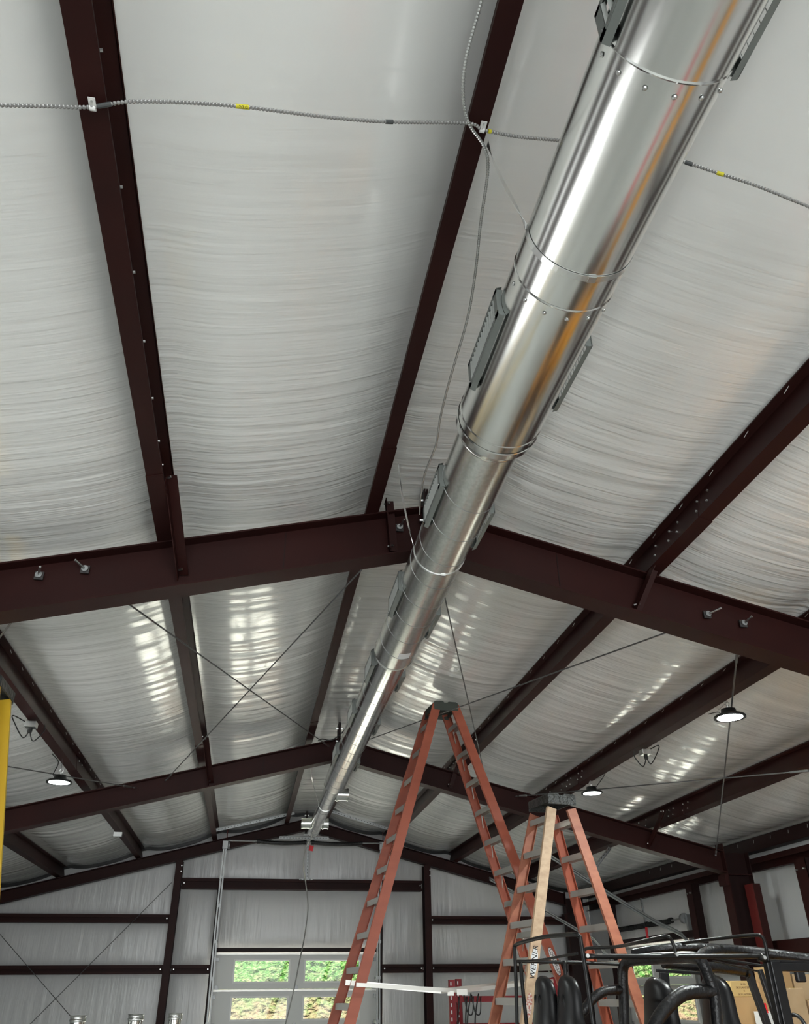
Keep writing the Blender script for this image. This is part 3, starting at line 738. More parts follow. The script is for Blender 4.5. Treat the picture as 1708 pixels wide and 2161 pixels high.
# ================================================================== LAMPS
def ufo(px, py, Y, lb, hookto, dia=.26, cord=None):
    p = at(px, py, Y)
    root = thing('high_bay_lamp', lb, 'lamp', p, 'round LED lamps')
    R = dia/2
    def lathe(prof, seg=40):
        mb = MB(); vs = [(p.x+r*math.cos(2*PI*k/seg), p.y+r*math.sin(2*PI*k/seg), p.z+z) for r, z in prof for k in range(seg)]
        mb.add(vs, [(j*seg+k, j*seg+(k+1) % seg, (j+1)*seg+(k+1) % seg, (j+1)*seg+k) for j in range(len(prof)-1) for k in range(seg)]); return mb
    lathe([(R*.80,-.001), (R,-.006), (R,.008), (R*.9,.018), (R*.5,.03), (R*.45,.07), (0.001,.075)]).build('housing', 'black_steel', root, smooth=True)
    lathe([(.001,-.012), (R*.5,-.012), (R*.80,-.004), (R*.80,-.001)]).build('lens', 'led', root, smooth=True)
    mb = MB(); mb.tube([p+Vector((0,0,.07)), p+Vector((0,0,.10))], .012, 8)
    hk = [p+Vector((.018*math.cos(a), 0, .118+.018*math.sin(a))) for a in [k*PI/6 for k in range(-3, 9)]]
    mb.tube(hk, .004, 6); mb.build('hook', 'zinc', root)
    top = onh(cord[0], cord[1], 3.05)
    mb = MB(); mb.tube([p+Vector((0,0,.13)), (p*.35+top*.65)+Vector((.06,.03,.06))], .0018, 6); mb.build('hanger_wire', 'cable', root)
    mb = MB(); mb.tube(smoothpath([p+Vector((.01,0,.075)), (p*.7+top*.3)+Vector((-.03,-.02,-.02)), (p*.4+top*.6)+Vector((.03,0,.03)), top], 8), .005, 6); mb.build('power_cord', 'blackwire', root, smooth=True)
    ld = bpy.data.lights.new('led', 'AREA'); ld.shape = 'DISK'; ld.size = dia*.8; ld.energy = LED; ld.color = (.93,1,.97)
    lo = bpy.data.objects.new('lamp_light', ld); C.objects.link(lo); lo.location = p-Vector((0,0,.02)); lo.parent = root; lo.matrix_parent_inverse = Matrix.Translation(-p)
    return p
LED = 90
zb4 = lambda X: zr(3.062, X)
ufo(1541, 1514, 6.10, 'larger round LED lamp hanging at the right under the right slope', (3.92, 6.12, zb4(3.92)+.1), .26, (1496,1507))
ufo(1250, 1674, 9.15, 'small round LED lamp beside the top of the second ladder', (3.86, 9.2, zb4(3.86)+.1), .25, (1278,1632))
ufo(125, 1651, 9.05, 'small round LED lamp at the left near the yellow ladder', (-2.03, 9.07, zb4(-2.03)+.1), .26, (110,1591))
for X, Y in ((-2.9,-3.2),(5.0,-3.2)):
    pass
def jbox(px, py, h, lb, s=1):
    p = onh(px, py, h); root = thing('junction_box', lb, 'electrical box', p, 'metal outlet boxes under purlins')
    mb = MB(); mb.box(p, (.10,.10,.055)); mb.build('box', 'zinc', root, bevel=.004)
    mb = MB(); mb.tube([p+Vector((0,0,-.03)), p+Vector((0,-.01,-.07))], .022, 10); mb.build('plug', 'black_cap', root)
    mb = MB(); mb.tube(smoothpath([p+Vector((0,-.01,-.06)), p+Vector((.05*s,0,-.12)), p+Vector((.16*s,.02,.02)), p+Vector((.20*s,.06,.10)), p+Vector((.05*s,.04,.03))], 8), .0055, 6)
    mb.tube(smoothpath([p+Vector((0,-.01,-.06)), p+Vector((-.05*s,0,-.15)), p+Vector((-.12*s,.02,-.05)), p+Vector((-.11*s,.04,.02))], 8), .0055, 6); mb.build('cord', 'blackwire', root, smooth=True)
jbox(1362, 1588, 3.0, 'metal outlet box with looping black cords under the right purlin between the lamps')
jbox(66, 1530, 3.0, 'metal outlet box with a black plug under the left purlin', -1)

# ================================================================== LADDERS
def ladder(name, p, label, mats, railw, railt, nF, nR, zF, zR, capm, stepF=True, stepR=True, braces=False, steps_from=0, zend=0, capsize=(.36,.17), ztop=None, stepd=.075, rstep=(.075,.03)):
    cx, cy, zt, yaw, lf, lr, w0, dw, off = p
    zt += 1.7; c, s = math.cos(yaw), math.sin(yaw)
    A = Vector((c, s, 0)); B = Vector((-s, c, 0))
    root = thing(name, label, 'ladder', (cx, cy, 0), 'stepladders')
    def pt(fr, far, z, extra=0):
        d = zt-z; lean = lf if fr < 0 else lr
        return Vector((cx, cy, 0)) + A*fr*(off+lean*d) + B*far*((w0+dw*d)/2+extra) + Vector((0,0,z))
    def channel(fr, far, m, lb=None):
        p0 = pt(fr, far, zt-.02); p1 = pt(fr, far, .03)
        d = (p1-p0).normalized(); sd = (pt(fr,far,1)-pt(fr,-far,1)).normalized(); sd = (sd-d*sd.dot(d)).normalized(); w = d.cross(sd)
        w = w if w.dot(A) > 0 else -w
        prof = strip([(-railt, -railw/2), (0, -railw/2), (0, railw/2), (-railt, railw/2)], .005)
        mb = MB(); mb.sweep([sd*(q[0]+railt*.5)+w*q[1] for q in prof], p0, p1)
        o = mb.build('front_rail' if fr < 0 else 'rear_rail', m, root)
        if lb: o['label'] = lb
        ft = MB(); ft.box(p1+Vector((0,0,-.005)), (.09,.05,.05), Matrix.Rotation(yaw, 3, 'Z')); ft.build('foot', 'rubber', o)
        return o, p0, p1, sd, w
    rails = {}
    for (fr, far) in ((-1,1),(1,1),(-1,-1),(1,-1)):
        m, lb = mats[(fr, far)]; rails[(fr, far)] = channel(fr, far, m, lb)
    def step(fr, z, dep, th):
        a = pt(fr, -1, z, -.008); b = pt(fr, 1, z, -.008)
        if z < .1: return
        mb = MB(); mid = (a+b)/2; L = (b-a).length
        R = Matrix((A, B, Vector((0,0,1)))).transposed()
        mb.box(mid, (dep, L, .004), R)
        for q in (-1, 1): mb.box(mid+A*q*dep/2+Vector((0,0,-th/2)), (.003, L, th), R)
        for k in (-1,1): mb.box(mid+A*k*dep*.22+Vector((0,0,.003)), (.006, L*.98, .003), R)
        o = mb.build('step', 'alum', root)
        if braces and fr > 0:
            for e in (-1, 1):
                q = pt(fr, e, z, -.02); t_ = pt(fr, e, z-.16, -.012); i_ = mid+(q-mid)*.55
                br = MB(); br.tube([i_+Vector((0,0,-th)), t_], .006, 6); br.build('step_brace', 'alum', o)
    if stepF:
        for k in range(nF): step(-1, zF+1.7-.3*k, *rstep)
    if stepR:
        for k in range(nR): step(1, zR+1.7-.3*k, *rstep)
    # top cap
    R = Matrix((A, B, Vector((0,0,1)))).transposed()
    zc = zt if ztop is None else ztop
    mb = MB(); prof = [(-capsize[1],-.05),(-capsize[1],.02),(-capsize[1]*.85,.035),(-.03,.035),(-.02,.02),(.02,.02),(.03,.035),(capsize[1]*.85,.035),(capsize[1],.02),(capsize[1],-.05),(capsize[1]-.012,-.05),(capsize[1]-.012,.0),(-capsize[1]+.012,.0),(-capsize[1]+.012,-.05)]
    c0 = Vector((cx, cy, zc)); hw = capsize[0]/2
    mb.sweep([A*q[0]+Vector((0,0,q[1])) for q in prof], c0-B*hw, c0+B*hw)
    for e in (-1, 1):
        mb.sweep([A*q[0]+Vector((0,0,q[1])) for q in [(-capsize[1],-.07),(-capsize[1],.02),(capsize[1],.02),(capsize[1],-.07)]], c0+B*(e*hw-.004), c0+B*(e*hw+.004))
    mb.build('top_cap', capm, root, bevel=.004)
    return root, pt, rails, A, B
# tallest twin stepladder
p1 = (2.02, 8.926, 2.813, .095, .319, .339, .317, .141, .10)
mf = {(-1,-1):('fiber',None),(-1,1):('fiber',None),(1,-1):('fiber',None),(1,1):('fiber',None)}
l1, pt1, rl1, A1, B1 = ladder('stepladder', p1, 'tallest orange fibreglass twin stepladder standing open in the middle of the floor', mf, .092, .034, 15, 15, 2.602, 2.62, 'green_cap', braces=True, capsize=(.36,.145), ztop=4.50, rstep=(.075,.052))
# folding spreader of the tall ladder
a, b, c_ = at(752,2078,8.35), at(975,2091,8.45), at(1168,2070,8.55)
for e, nm in ((0, 1), ):
    mb = MB(); mb.bar(a, b, .032, .010, (0,0,1)); mb.bar(b, c_, .032, .010, (0,0,1)); sp = mb.build('spreader_bar', 'alum', l1)
    mb = MB(); mb.box(b+Vector((0,-.01,-.01)), (.10,.014,.05)); mb.box(b+Vector((-.11,-.01,-.02)), (.06,.014,.035)); mb.build('hinge_plate', 'alum', sp)
mb = MB(); mb.bar(pt1(-1,1,1.78), at(975,2091,8.45)+B1*.62, .045, .012, (0,0,1)); mb.bar(at(975,2091,8.45)+B1*.62, pt1(1,1,1.78), .045, .012, (0,0,1)); mb.build('spreader_bar', 'alum', l1)
# faded stepladder
p2 = (2.888, 7.94, 1.528, .153, .288, .243, .352, .155, .10)
mf2 = {(-1,-1):('fiber_tan','sun-bleached tan front rail'),(-1,1):('fiber2',None),(1,-1):('fiber2',None),(1,1):('fiber',None)}
l2, pt2, rl2, A2, B2 = ladder('stepladder', p2, 'shorter faded stepladder with one tan rail standing in front of the tallest ladder', mf2, .090, .030, 10, 10, 1.442, 1.419, 'black_cap', capsize=(.42,.15), ztop=3.31, rstep=(.085,.052))
# yellow ladder at the left edge
_t, _b2 = at(11, 1470, 6.6), at(-5, 1722, 6.6)
_ln = (_b2.x-_t.x)/(_t.z-_b2.z)
py_ = (_t.x-.10, 6.6-.17, _t.z-1.7, 0, .30, _ln, .34, .0, .10)
mfy = {k: ('yellow', None) for k in mf}
l3, pt3, rl3, A3, B3 = ladder('stepladder', py_, 'yellow fibreglass stepladder cut by the left edge', mfy, .085, .03, 11, 0, 1.95, 0, 'black_cap', capsize=(.42,.16), ztop=_t.z+.02)
# name stickers on the rails
def rail_sticker(rails, key, px0, py0, px1, py1, w, m, text, size, tm, letters_up=True, railt_=.030, edge=None):
    o, p0, p1_, sd, wv = rails[key]
    def hit(px, py):
        n = sd; P0 = p0; v = ray(px, py); t = (P0-EYE).dot(n)/v.dot(n); return EYE+v*t
    a, b = hit(px0, py0), hit(px1, py1)
    d = (p1_-p0).normalized(); nrm = sd if sd.dot(EYE-a) > 0 else -sd
    mid = (a+b)/2; L = abs((b-a).dot(d)); mid = p0 + d*(mid-p0).dot(d)
    off = nrm*(railt_/2+.0036)
    mid = mid+off
    if m:
        mb = MB(); e = wv.normalized(); n_ = 14; ring_ = []
        for k in range(24):
            t = 2*PI*k/24; ring_.append(d*math.copysign(abs(math.cos(t))**.75, math.cos(t))*L/2+e*math.sin(t)*w/2)
        if edge: mb.sweep([q*1.0 for q in ring_], mid, mid+nrm*.0006); mb.build('sticker_border', edge, o); mb = MB(); ring_ = [q-q.normalized()*.006 for q in ring_]
        mb.sweep([q for q in ring_], mid, mid+nrm*.001); mb.build('sticker', m, o)
    if text: textmesh(text, size, tm, o, frame_mtx(mid+nrm*.0018, d if letters_up else -d, nrm), 'lettering')
rail_sticker(rl2, (-1,-1), 1134, 2003, 1127, 2062, .065, 'sticker', 'WERNER', .066, 'ink', False)
rail_sticker(rl1, (1,-1), 1162, 1997, 1187, 2057, .066, 'sticker', 'LOUISVILLE', .044, 'ink', True, .034, 'ink')
rail_sticker(rl2, (-1,-1), 1124, 2098, 1115, 2151, .055, 'sticker_old', None, .03, 'ink')

# ================================================================== OFF-ROAD VEHICLE
jeep = thing('off_road_vehicle', 'black open-top off-road vehicle with padded roll bars and tube roof rack at lower right', 'vehicle', (3.4, 6.6, 0))
def tb(name, pts, r, m='black_steel', n=8, seg=12, parent=None, lb=None):
    P = [at(*q) for q in pts]; mb = MB(); mb.tube(smoothpath(P, n), r, seg); o = mb.build(name, m, parent or jeep, smooth=True)
    if lb: o['label'] = lb
    return o
YN, YF = 6.0, 7.2
# rack
rack = tb('roof_rack', [(1236,2018,YN),(1400,2018.5,YN),(1598,2018,YN),(1612,2021,YN)], .016)
tb('rack_hoop', [(1092,2175,YF),(1089,2060,YF),(1086.5,2005,YF),(1090,1994,YF-.03),(1110,1986.5,YF-.3),(1150,1977,YF-.7),(1190,1973,YF-1.0),(1214,1972,YN+.02),(1224,1977,YN),(1227,1990,YN),(1238,2060,YN),(1254,2175,YN)], .0145, parent=rack)
tb('rack_hoop', [(1236,2004,YF),(1243,2001,YF-.05),(1300,1998,YF-.35),(1350,1988,YF-.8),(1394,1978,YN+.08),(1410,1977,YN),(1418,1985,YN),(1424,2000,YN),(1427,2016,YN)], .0125, parent=rack)
tb('rack_hoop', [(1388,2006,YF),(1394,1999,YF-.04),(1450,1989,YF-.45),(1530,1979,YF-.9),(1592,1973.5,YN+.05),(1607,1976,YN),(1615,1990,YN),(1622,2030,YN)], .0125, parent=rack)
tb('rack_rail', [(1090,2029,YF),(1140,2026,YF-.5),(1190,2017,YN+.25),(1219,2012,YN+.02)], .009, parent=rack)
tb('rack_rail', [(1092,2029,YF),(1160,2030,YF-.1),(1235,2032,YF-.1),(1330,2036,YF-.1)], .013, parent=rack)
tb('rack_post', [(1099,2030,YF-.02),(1103,2080,YF),(1113,2175,YF)], .015, parent=rack)
tb('rack_post', [(1192,2028,YN+.5),(1196,2080,YN+.5),(1205,2175,YN+.5)], .014, parent=rack)
tb('rack_bracket', [(1603,2018,YN-.01),(1616,2025,YN-.01)], .026, n=2, parent=rack)
for q in ((1612,2021,YN-.03),(1239,2017,YN-.02),(1427,2014,YN-.01)):
    p = at(*q); mb = MB(); mb.tube([p, p+Vector((0,-.02,0))], .013, 8); mb.build('bolt', 'zinc', rack)
# padded roll cage
pd = 'pad'
cage = tb('roll_bar', [(1319,2185,YF-.1),(1317,2110,YF-.1),(1315,2065,YF-.1),(1317,2040,YF-.12),(1330,2028,YF-.2),(1370,2024,YF-.45),(1430,2021,YF-.75),(1470,2022,YN+.2),(1484,2034,YN+.15),(1495,2060,YN+.15),(1508,2100,YN+.15),(1516,2185,YN+.15)], .041, pd, seg=16)
tb('rear_brace', [(1510,2093,YN+.15),(1480,2092,YN+.15),(1444,2097,YN+.14),(1415,2118,YN+.13),(1390,2150,YN+.12),(1372,2190,YN+.1)], .046, pd, seg=16, parent=cage)
tb('rear_brace', [(1318,2089,YF-.1),(1290,2090,YF-.1),(1268,2096,YF-.1),(1248,2112,YF-.1),(1230,2136,YF-.1),(1205,2150,YF-.1)], .037, pd, seg=16, parent=cage)
tb('side_bar', [(1476,2026,YN+.2),(1486,2012,YN+.3),(1510,2006,YN+.35),(1560,2006,YN+.4),(1620,2012,YN+.35),(1725,2026,YN+.2)], .036, pd, seg=16, parent=cage)
tb('top_cover', [(1335,2013,YF-.2),(1380,2005,YF-.3),(1420,2000,YF-.35),(1470,1999,YF-.4),(1540,2003,YF-.4),(1600,2008,YF-.5)], .034, pd, seg=16, parent=cage)
tb('side_bar', [(1400,2032,YF-.2),(1480,2040,YF-.15),(1520,2043,YF-.1),(1574,2050,YF-.05)], .040, pd, seg=16, parent=cage)
mb = MB(); p = at(1574,2050,YF-.05); mb.tube([p, p+Vector((.02,0,-.003))], .048, 14); mb.build('flange', 'black_paint', cage)
# pillars
def plank(name, a, b, w, t, m='black_paint', side=(1,0,0), parent=None):
    mb = MB(); mb.bar(at(*a), at(*b), w, t, side); return mb.build(name, m, parent or jeep, bevel=.006)
wf_ = plank('windshield_pillar', (1633,2028,YN), (1667,2185,YN), .075, .05)
plank('windshield_pillar', (1618,2030,YN+.02), (1650,2185,YN+.02), .03, .06)
plank('windshield_pillar', (1578,2048,YF), (1628,2185,YF), .055, .05)
plank('door_post', (1604,2046,YN+.9), (1644,2170,YN+.9), .035, .04)
plank('door_rail', (1600,2026,YN+.02), (1740,2033,YN+.02), .02, .03, side=(0,0,1))
plank('header_rail', (1636,2040,YN+.02), (1740,2044,YN+.02), .055, .05, side=(0,0,1))
plank('top_frame', (1500,2020,YF-.3), (1640,2042,YN+.3), .012, .05, side=(0,0,1))
plank('top_frame', (1505,2028,YF-.2), (1600,2050,YF-.2), .012, .03, side=(0,0,1))
plank('cage_panel', (1402,2052,YF+.1), (1408,2140,YF+.1), .085, .02)
plank('cage_rail', (1385,2048,YF+.1), (1478,2054,YF+.1), .025, .02, side=(0,0,1))
# mirror
p = at(1689,2060,6.5); mb = MB(); mb.box(p, (.075,.045,.085)); mr = mb.build('mirror', 'black_paint', jeep, bevel=.012)
mb = MB(); mb.tube([p+Vector((.02,0,.03)), p+Vector((.05,.02,.12))], .008, 8); mb.build('mirror_stem', 'black_paint', mr)
# steering wheel rim
c0 = at(1672,2185,6.55); mb = MB(); mb.tube([c0+Vector((.05*math.cos(t), .19*math.sin(t), .17*math.cos(t)-.04)) for t in [k*PI/16 for k in range(33)]], .014, 8); mb.build('steering_wheel', 'black_paint', jeep, smooth=True)
# high back seats, facing +x
def seat(px, py, Y, big=1.0, wd=1.0):
    top = at(px, py, Y); root = MB()
    # sections: (dz from top, half width y, thickness x, x shift)
    S = [(0.0,.02,.02,0),(-.010,.05,.055,0),(-.035,.085,.075,0),(-.10,.100,.09,.0),(-.20,.105,.095,.01),(-.27,.125,.10,.02),(-.34,.19,.11,.035),(-.42,.235,.125,.05),(-.55,.25,.13,.075),(-.75,.25,.13,.11),(-.9,.25,.14,.14)]
    seg = 20; vs = []
    for dz, hw, th, xs_ in S:
        for k in range(seg):
            t = 2*PI*k/seg; cs, sn = math.cos(t), math.sin(t)
            yy = math.copysign(abs(sn)**.7, sn)*(hw+.045*min(1, -dz/.05)*wd)*big; xx = math.copysign(abs(cs)**.6, cs)*th*.5*(.6+.5*wd)
            xx += .05*(abs(yy)/.25)**2       # side bolsters wrap forward
            vs.append((top.x-xs_+xx+.0, top.y+yy, top.z+dz*big))
    fs = [(j*seg+k, j*seg+(k+1) % seg, (j+1)*seg+(k+1) % seg, (j+1)*seg+k) for j in range(len(S)-1) for k in range(seg)] + [tuple(range(seg))]
    root.add(vs, fs); o = root.build('seat', 'seat', jeep, smooth=True)
    sub = o.modifiers.new('s', 'SUBSURF'); sub.levels = sub.render_levels = 1
    # harness slots in the back
    for e in (-1, 1):
        mb = MB(); q = Vector((top.x-.052, top.y+e*.045, top.z-.16*big))
        mb.tube([q+Vector((0, .018*math.cos(t), .055*math.sin(t))) for t in [k*PI/8 for k in range(17)]], .005, 6); mb.build('harness_slot', 'black_steel', o, smooth=True)
    cu = MB(); cu.box((top.x+.22, top.y, top.z-1.0*big), (.5,.5,.14)); cu.build('seat_base', 'seat', o, bevel=.03)
seat(1380, 2062, 6.35, 1.2, 1.5); seat(1500, 2056, 6.95, 1.3, 1.4); seat(1145, 2059, 6.5, 1.1, 1.1); seat(1194, 2057, 6.2, 1.1, 1.1)
# tub, hood, wheels (below the picture)
bx_ = MB()
X0, X1, Y0, Y1 = 2.1, 5.6, 5.85, 7.35
bx_.bb((X0,Y0,.45),(X0+.04,Y1,1.02)); bx_.bb((X0,Y0,.45),(4.0,Y0+.04,1.0)); bx_.bb((X0,Y1-.04,.45),(4.0,Y1,1.0)); bx_.bb((X0,Y0,.42),(4.0,Y1,.47))
bx_.bb((4.0,Y0+.12,.5),(X1,Y1-.12,1.04)); bx_.bb((3.96,Y0,.45),(4.02,Y1,1.12))
bx_.build('body_tub', 'orange_body', jeep, bevel=.03)
fd = MB()
for x in (2.75, 5.0):
    for y in (Y0-.06, Y1-.14): fd.bb((x-.48, y, .82), (x+.48, y+.2, .86))
fd.build('fender', 'black_paint', jeep, bevel=.02)
for x in (2.75, 5.0):
    for y in (Y0-.06, Y1-.18):
        w = MB(); w.ycyl(x, .40, y, y+.03, .34, .40, 32); w.ycyl(x, .40, y+.03, y+.21, .40, .40, 32); w.ycyl(x, .40, y+.21, y+.24, .40, .34, 32); w.ycyl(x, .40, y+.0, y+.001, .34, .2, 32); w.ycyl(x, .40, y+.239, y+.24, .34, .2, 32)
        wo = w.build('wheel', 'rubber', jeep, smooth=True); h_ = MB(); h_.ycyl(x, .40, y+.04, y+.2, .205, .205, 24, True); h_.build('rim', 'zinc', wo)

# ================================================================== DOOR TRACKS & SPRINGS
def angle_perf(p0, p1, lb, w=.05, m='dullzinc', side=(0,0,1), name='perforated_angle'):
    p0 = Vector(p0); p1 = Vector(p1); root = thing(name, lb, 'bracket', (p0+p1)/2, 'perforated steel angles')
    mb = MB(); mb.bar(p0, p1, w, .003, side); d = (p1-p0).normalized(); a = Vector(side); a = (a-d*a.dot(d)).normalized(); b = d.cross(a)
    mb.bar(p0+a*w/2+b*w/2, p1+a*w/2+b*w/2, w, .003, b); mb.build('angle', m, root)
    n = int((p1-p0).length/.06); h_ = MB()
    for k in range(n):
        q = p0+d*(.03+.06*k); nb = b if b.y < 0 or abs(b.y) < .1 else -b
        h_.bar(q-d*.012-b*.003, q+d*.012-b*.003, .010, .0006, a); h_.bar(q-d*.012+b*.003, q+d*.012+b*.003, .010, .0006, a)
    h_.build('slots', 'ink', root)
YT = 17.30
angle_perf(at(452,1753,16.75), at(622,1716,16.75), 'perforated steel angle sloping up from the left track of the far door')
angle_perf(at(700,1712,16.75), at(828,1752,16.75), 'perforated steel angle sloping down to the right track of the far door')
angle_perf(at(590,1768,17.2), at(694,1769,17.2), 'short perforated angle at the peak above the spring shaft')
angle_perf(at(632,1855.5,17.35), at(660,1855.5,17.35), 'short perforated strap on the girt above the far door', .03)
def track(px_list, Y, lb):
    root = thing('door_track', lb, 'track', at(*px_list[-1], Y), 'vertical garage door tracks')
    P = [at(x, y, Y) for x, y in px_list]
    for dx in (-.022, .022):
        mb = MB()
        for i in range(len(P)-1): mb.bar(P[i]+Vector((dx,0,0)), P[i+1]+Vector((dx,0,0)), .028, .028, (1,0,0))
        mb.build('track_rail', 'dullzinc', root)
    mb = MB()
    for z in (1.2, 1.9, 2.5, 3.1, 3.6): 
        x = P[0].x+(P[-1].x-P[0].x)*(P[0].z-z)/(P[0].z-P[-1].z); mb.bb((x-.05, Y, z), (x+.02, Y+.35, z+.05))
    mb.build('bracket', 'dullzinc', root)
    mb = MB(); mb.box(P[0]+Vector((.0,0,.06)), (.10,.10,.14)); mb.tube([P[0]+Vector((.06,-.01,.05)), P[0]+Vector((.09,-.01,.05))], .07, 20); mb.build('cable_drum', 'dullzinc', root)
    mb = MB(); mb.tube([P[0]+Vector((.02,0,.1)), P[0]+Vector((.02,0,.35))], .008, 6); mb.build('threaded_rod', 'primer_red', root)
    return P
tL = track([(475,1790),(470,1835),(457,1960),(448,2060),(436,2200)], YT, 'left vertical steel track of the far garage door')
tR = track([(806,1792),(803,1835),(799,1960),(798.5,2060),(799,2200)], YT, 'right vertical steel track of the far garage door, behind the tall ladder')
sh = thing('torsion_spring', 'black torsion springs on a shaft above the far garage door', 'spring', at(640,1776,17.25), 'garage door springs')
zs = at(640,1778,17.25).z; xa, xb = tL[0].x+.05, tR[0].x
mb = MB(); mb.tube([(xa,17.25,zs+.01),(xb,17.25,zs+.01)], .014, 8); mb.build('shaft', 'dullzinc', sh)
for x0, x1 in ((at(546,1776,17.25).x, at(644,1776,17.25).x), (at(660,1776,17.25).x, at(762,1776,17.25).x)):
    n = 200; pts = [(x0+(x1-x0)*k/n, 17.25+.036*math.cos(k*.9), zs-.02*math.sin(PI*k/n)+.036*math.sin(k*.9)) for k in range(n+1)]
    mb = MB(); mb.tube([(x0+(x1-x0)*k/10, 17.25, zs-.02*math.sin(PI*k/10)) for k in range(11)], .037, 14); mb.tube(pts, .008, 5); mb.build('coil', 'springs', sh)
    for x in (x0, x1): mb = MB(); mb.tube([(x-.03,17.25,zs),(x+.03,17.25,zs)], .045, 12); mb.build('cone', 'black_steel', sh)
p = at(657,1790,17.20); mb = MB(); mb.box(p, (.085,.004,.10), Matrix.Rotation(.2,3,'Y')); mb.build('warning_tag', 'tag', sh)
angle_perf((at(651,1775,17.3).x,17.3,zs+.02), (at(648,1856,17.3).x,17.3,at(648,1856,17.3).z), 'upright perforated angle holding the middle of the far spring shaft', .035, side=(1,0,0))
p = at(643,1770,17.25)
# grey cord hanging
cp = [at(662,1762,15.3), at(645,1790,15.6), at(641,1830,15.9), at(645,1860,16.9), at(650,1915,16.9), at(643,1975,16.6), at(632,2030,15.6), at(620,2090,15.2), at(603,2160,14.9), at(590,2210,14.6)]
mb = MB(); mb.tube(smoothpath(cp, 8), .011, 8); tag(mb.build('drop_cable', 'greycord', smooth=True), 'long pale grey cable hanging from the duct end before the far door', 'cable')
# side door hardware (right wall)
def side_track(pts, lb):
    root = thing('door_track', lb, 'track', pts[-1], 'sloping garage door tracks')
    for dz in (-.018, .018):
        mb = MB(); P = smoothpath([Vector(p)+Vector((0,0,dz)) for p in pts], 8); mb.tube(P, .016, 6); mb.build('track_rail', 'dullzinc', root, smooth=True)
ya, yb = SY0-.02, SY1+.02
side_track([at(1160,1806,ya), at(1268,1875,ya), at(1380,1943,ya), at(1420,1962,ya), at(1446,1980,ya), Vector((6.93, ya, 2.1)), Vector((6.93, ya, 1.2))], 'sloping steel track of the side door, nearer one crossing behind the ladders')
side_track([at(1033,1854,yb), at(1155,1925,yb), at(1215,1960,yb), at(1250,1980,yb), at(1272,2005,yb), Vector((6.93, yb, 1.9)), Vector((6.93, yb, 1.2))], 'sloping steel track of the side door, farther one')
angle_perf(at(1287,1788,12.7), at(1252,1835,12.8), 'perforated hanger angle from the purlin to the nearer side-door track', .04, side=(1,0,0))
angle_perf(at(1352,1895,15.0), at(1362,1950,15.0), 'upright hanger above the side door springs', .04, side=(0,1,0))
ss = thing('torsion_spring', 'black torsion spring on a shaft above the side garage door', 'spring', atx(1385,1955,6.75), 'garage door springs')
e0, e1 = atx(1282,1967,6.75), atx(1458,1935,6.75)
e0 = Vector((6.90, SY1, 2.67)); e1 = Vector((6.90, SY0+.02, 2.67))
mb = MB(); mb.tube([e0, e1], .014, 8); mb.build('shaft', 'dullzinc', ss)
for a, b in ((.04, .47), (.50, .80)):
    A_, B_ = e0.lerp(e1, a), e0.lerp(e1, b); mb = MB(); mb.tube([A_, A_.lerp(B_, .5)-Vector((0,0,.02)), B_], .037, 12)
    n = 150; mb.tube([A_.lerp(B_, k/n)+Vector((.037*math.cos(k*.9), 0, .037*math.sin(k*.9)-.01)) for k in range(n+1)], .008, 5); mb.build('coil', 'springs', ss)
    mb = MB(); mb.tube([B_, B_+Vector((0,-.07,0))], .045, 12); mb.build('cone', 'black_steel', ss)
for t_ in (0.0, .97):
    q = e0.lerp(e1, t_); mb = MB(); mb.tube([q, q+Vector((0,-.06,0))], .075, 18); mb.build('cable_drum', 'dullzinc', ss)
q = e0.lerp(e1, .49); mb = MB(); mb.box(q+Vector((-.03,0,-.13)), (.004,.09,.17)); mb.build('warning_tag', 'tag', ss)
for y, lb in ((SY0, 'nearer'), (SY1, 'farther')):
    mb = MB(); mb.bb((6.90, y-.03, 0), (6.903, y+.03, 2.72)); mb.bb((6.90, y-.03, 0), (6.96, y-.027, 2.72)); tag(mb.build('track_post', 'dullzinc'), 'upright galvanised track at the %s edge of the side garage door' % lb, 'track', 'side door uprights')

# ================================================================== FAR FLOOR ITEMS
# silver pipes leaning upright
for i, (px, py, w, lb) in enumerate([(166,2143,.185,'leftmost of the three upright silver duct pipes at lower left'), (288,2140,.185,'middle of the three upright silver duct pipes at lower left'), (371,2138,.165,'rightmost of the three upright silver duct pipes, beside the left post')]):
    p = at(px, py, 13); root = thing('duct_pipe', lb, 'pipe', (p.x, p.y, 0), 'upright silver pipes')
    mb = MB(); mb.tube([(p.x,p.y,0),(p.x,p.y,p.z-.06)], w/2, 28, cap=False); mb.tube([(p.x,p.y,0),(p.x,p.y,p.z-.06)], w/2-.003, 28, cap=False); mb.build('pipe', 'galv', root, smooth=True)
    mb = MB(); mb.tube([(p.x,p.y,p.z-.075),(p.x,p.y,p.z-.05),(p.x,p.y,p.z-.045),(p.x,p.y,p.z-.005),(p.x,p.y,p.z)], [w/2+.002,w/2+.016,w/2+.004,w/2+.01,w/2+.02], 28, cap=False); mb.build('collar', 'strap', root, smooth=True)
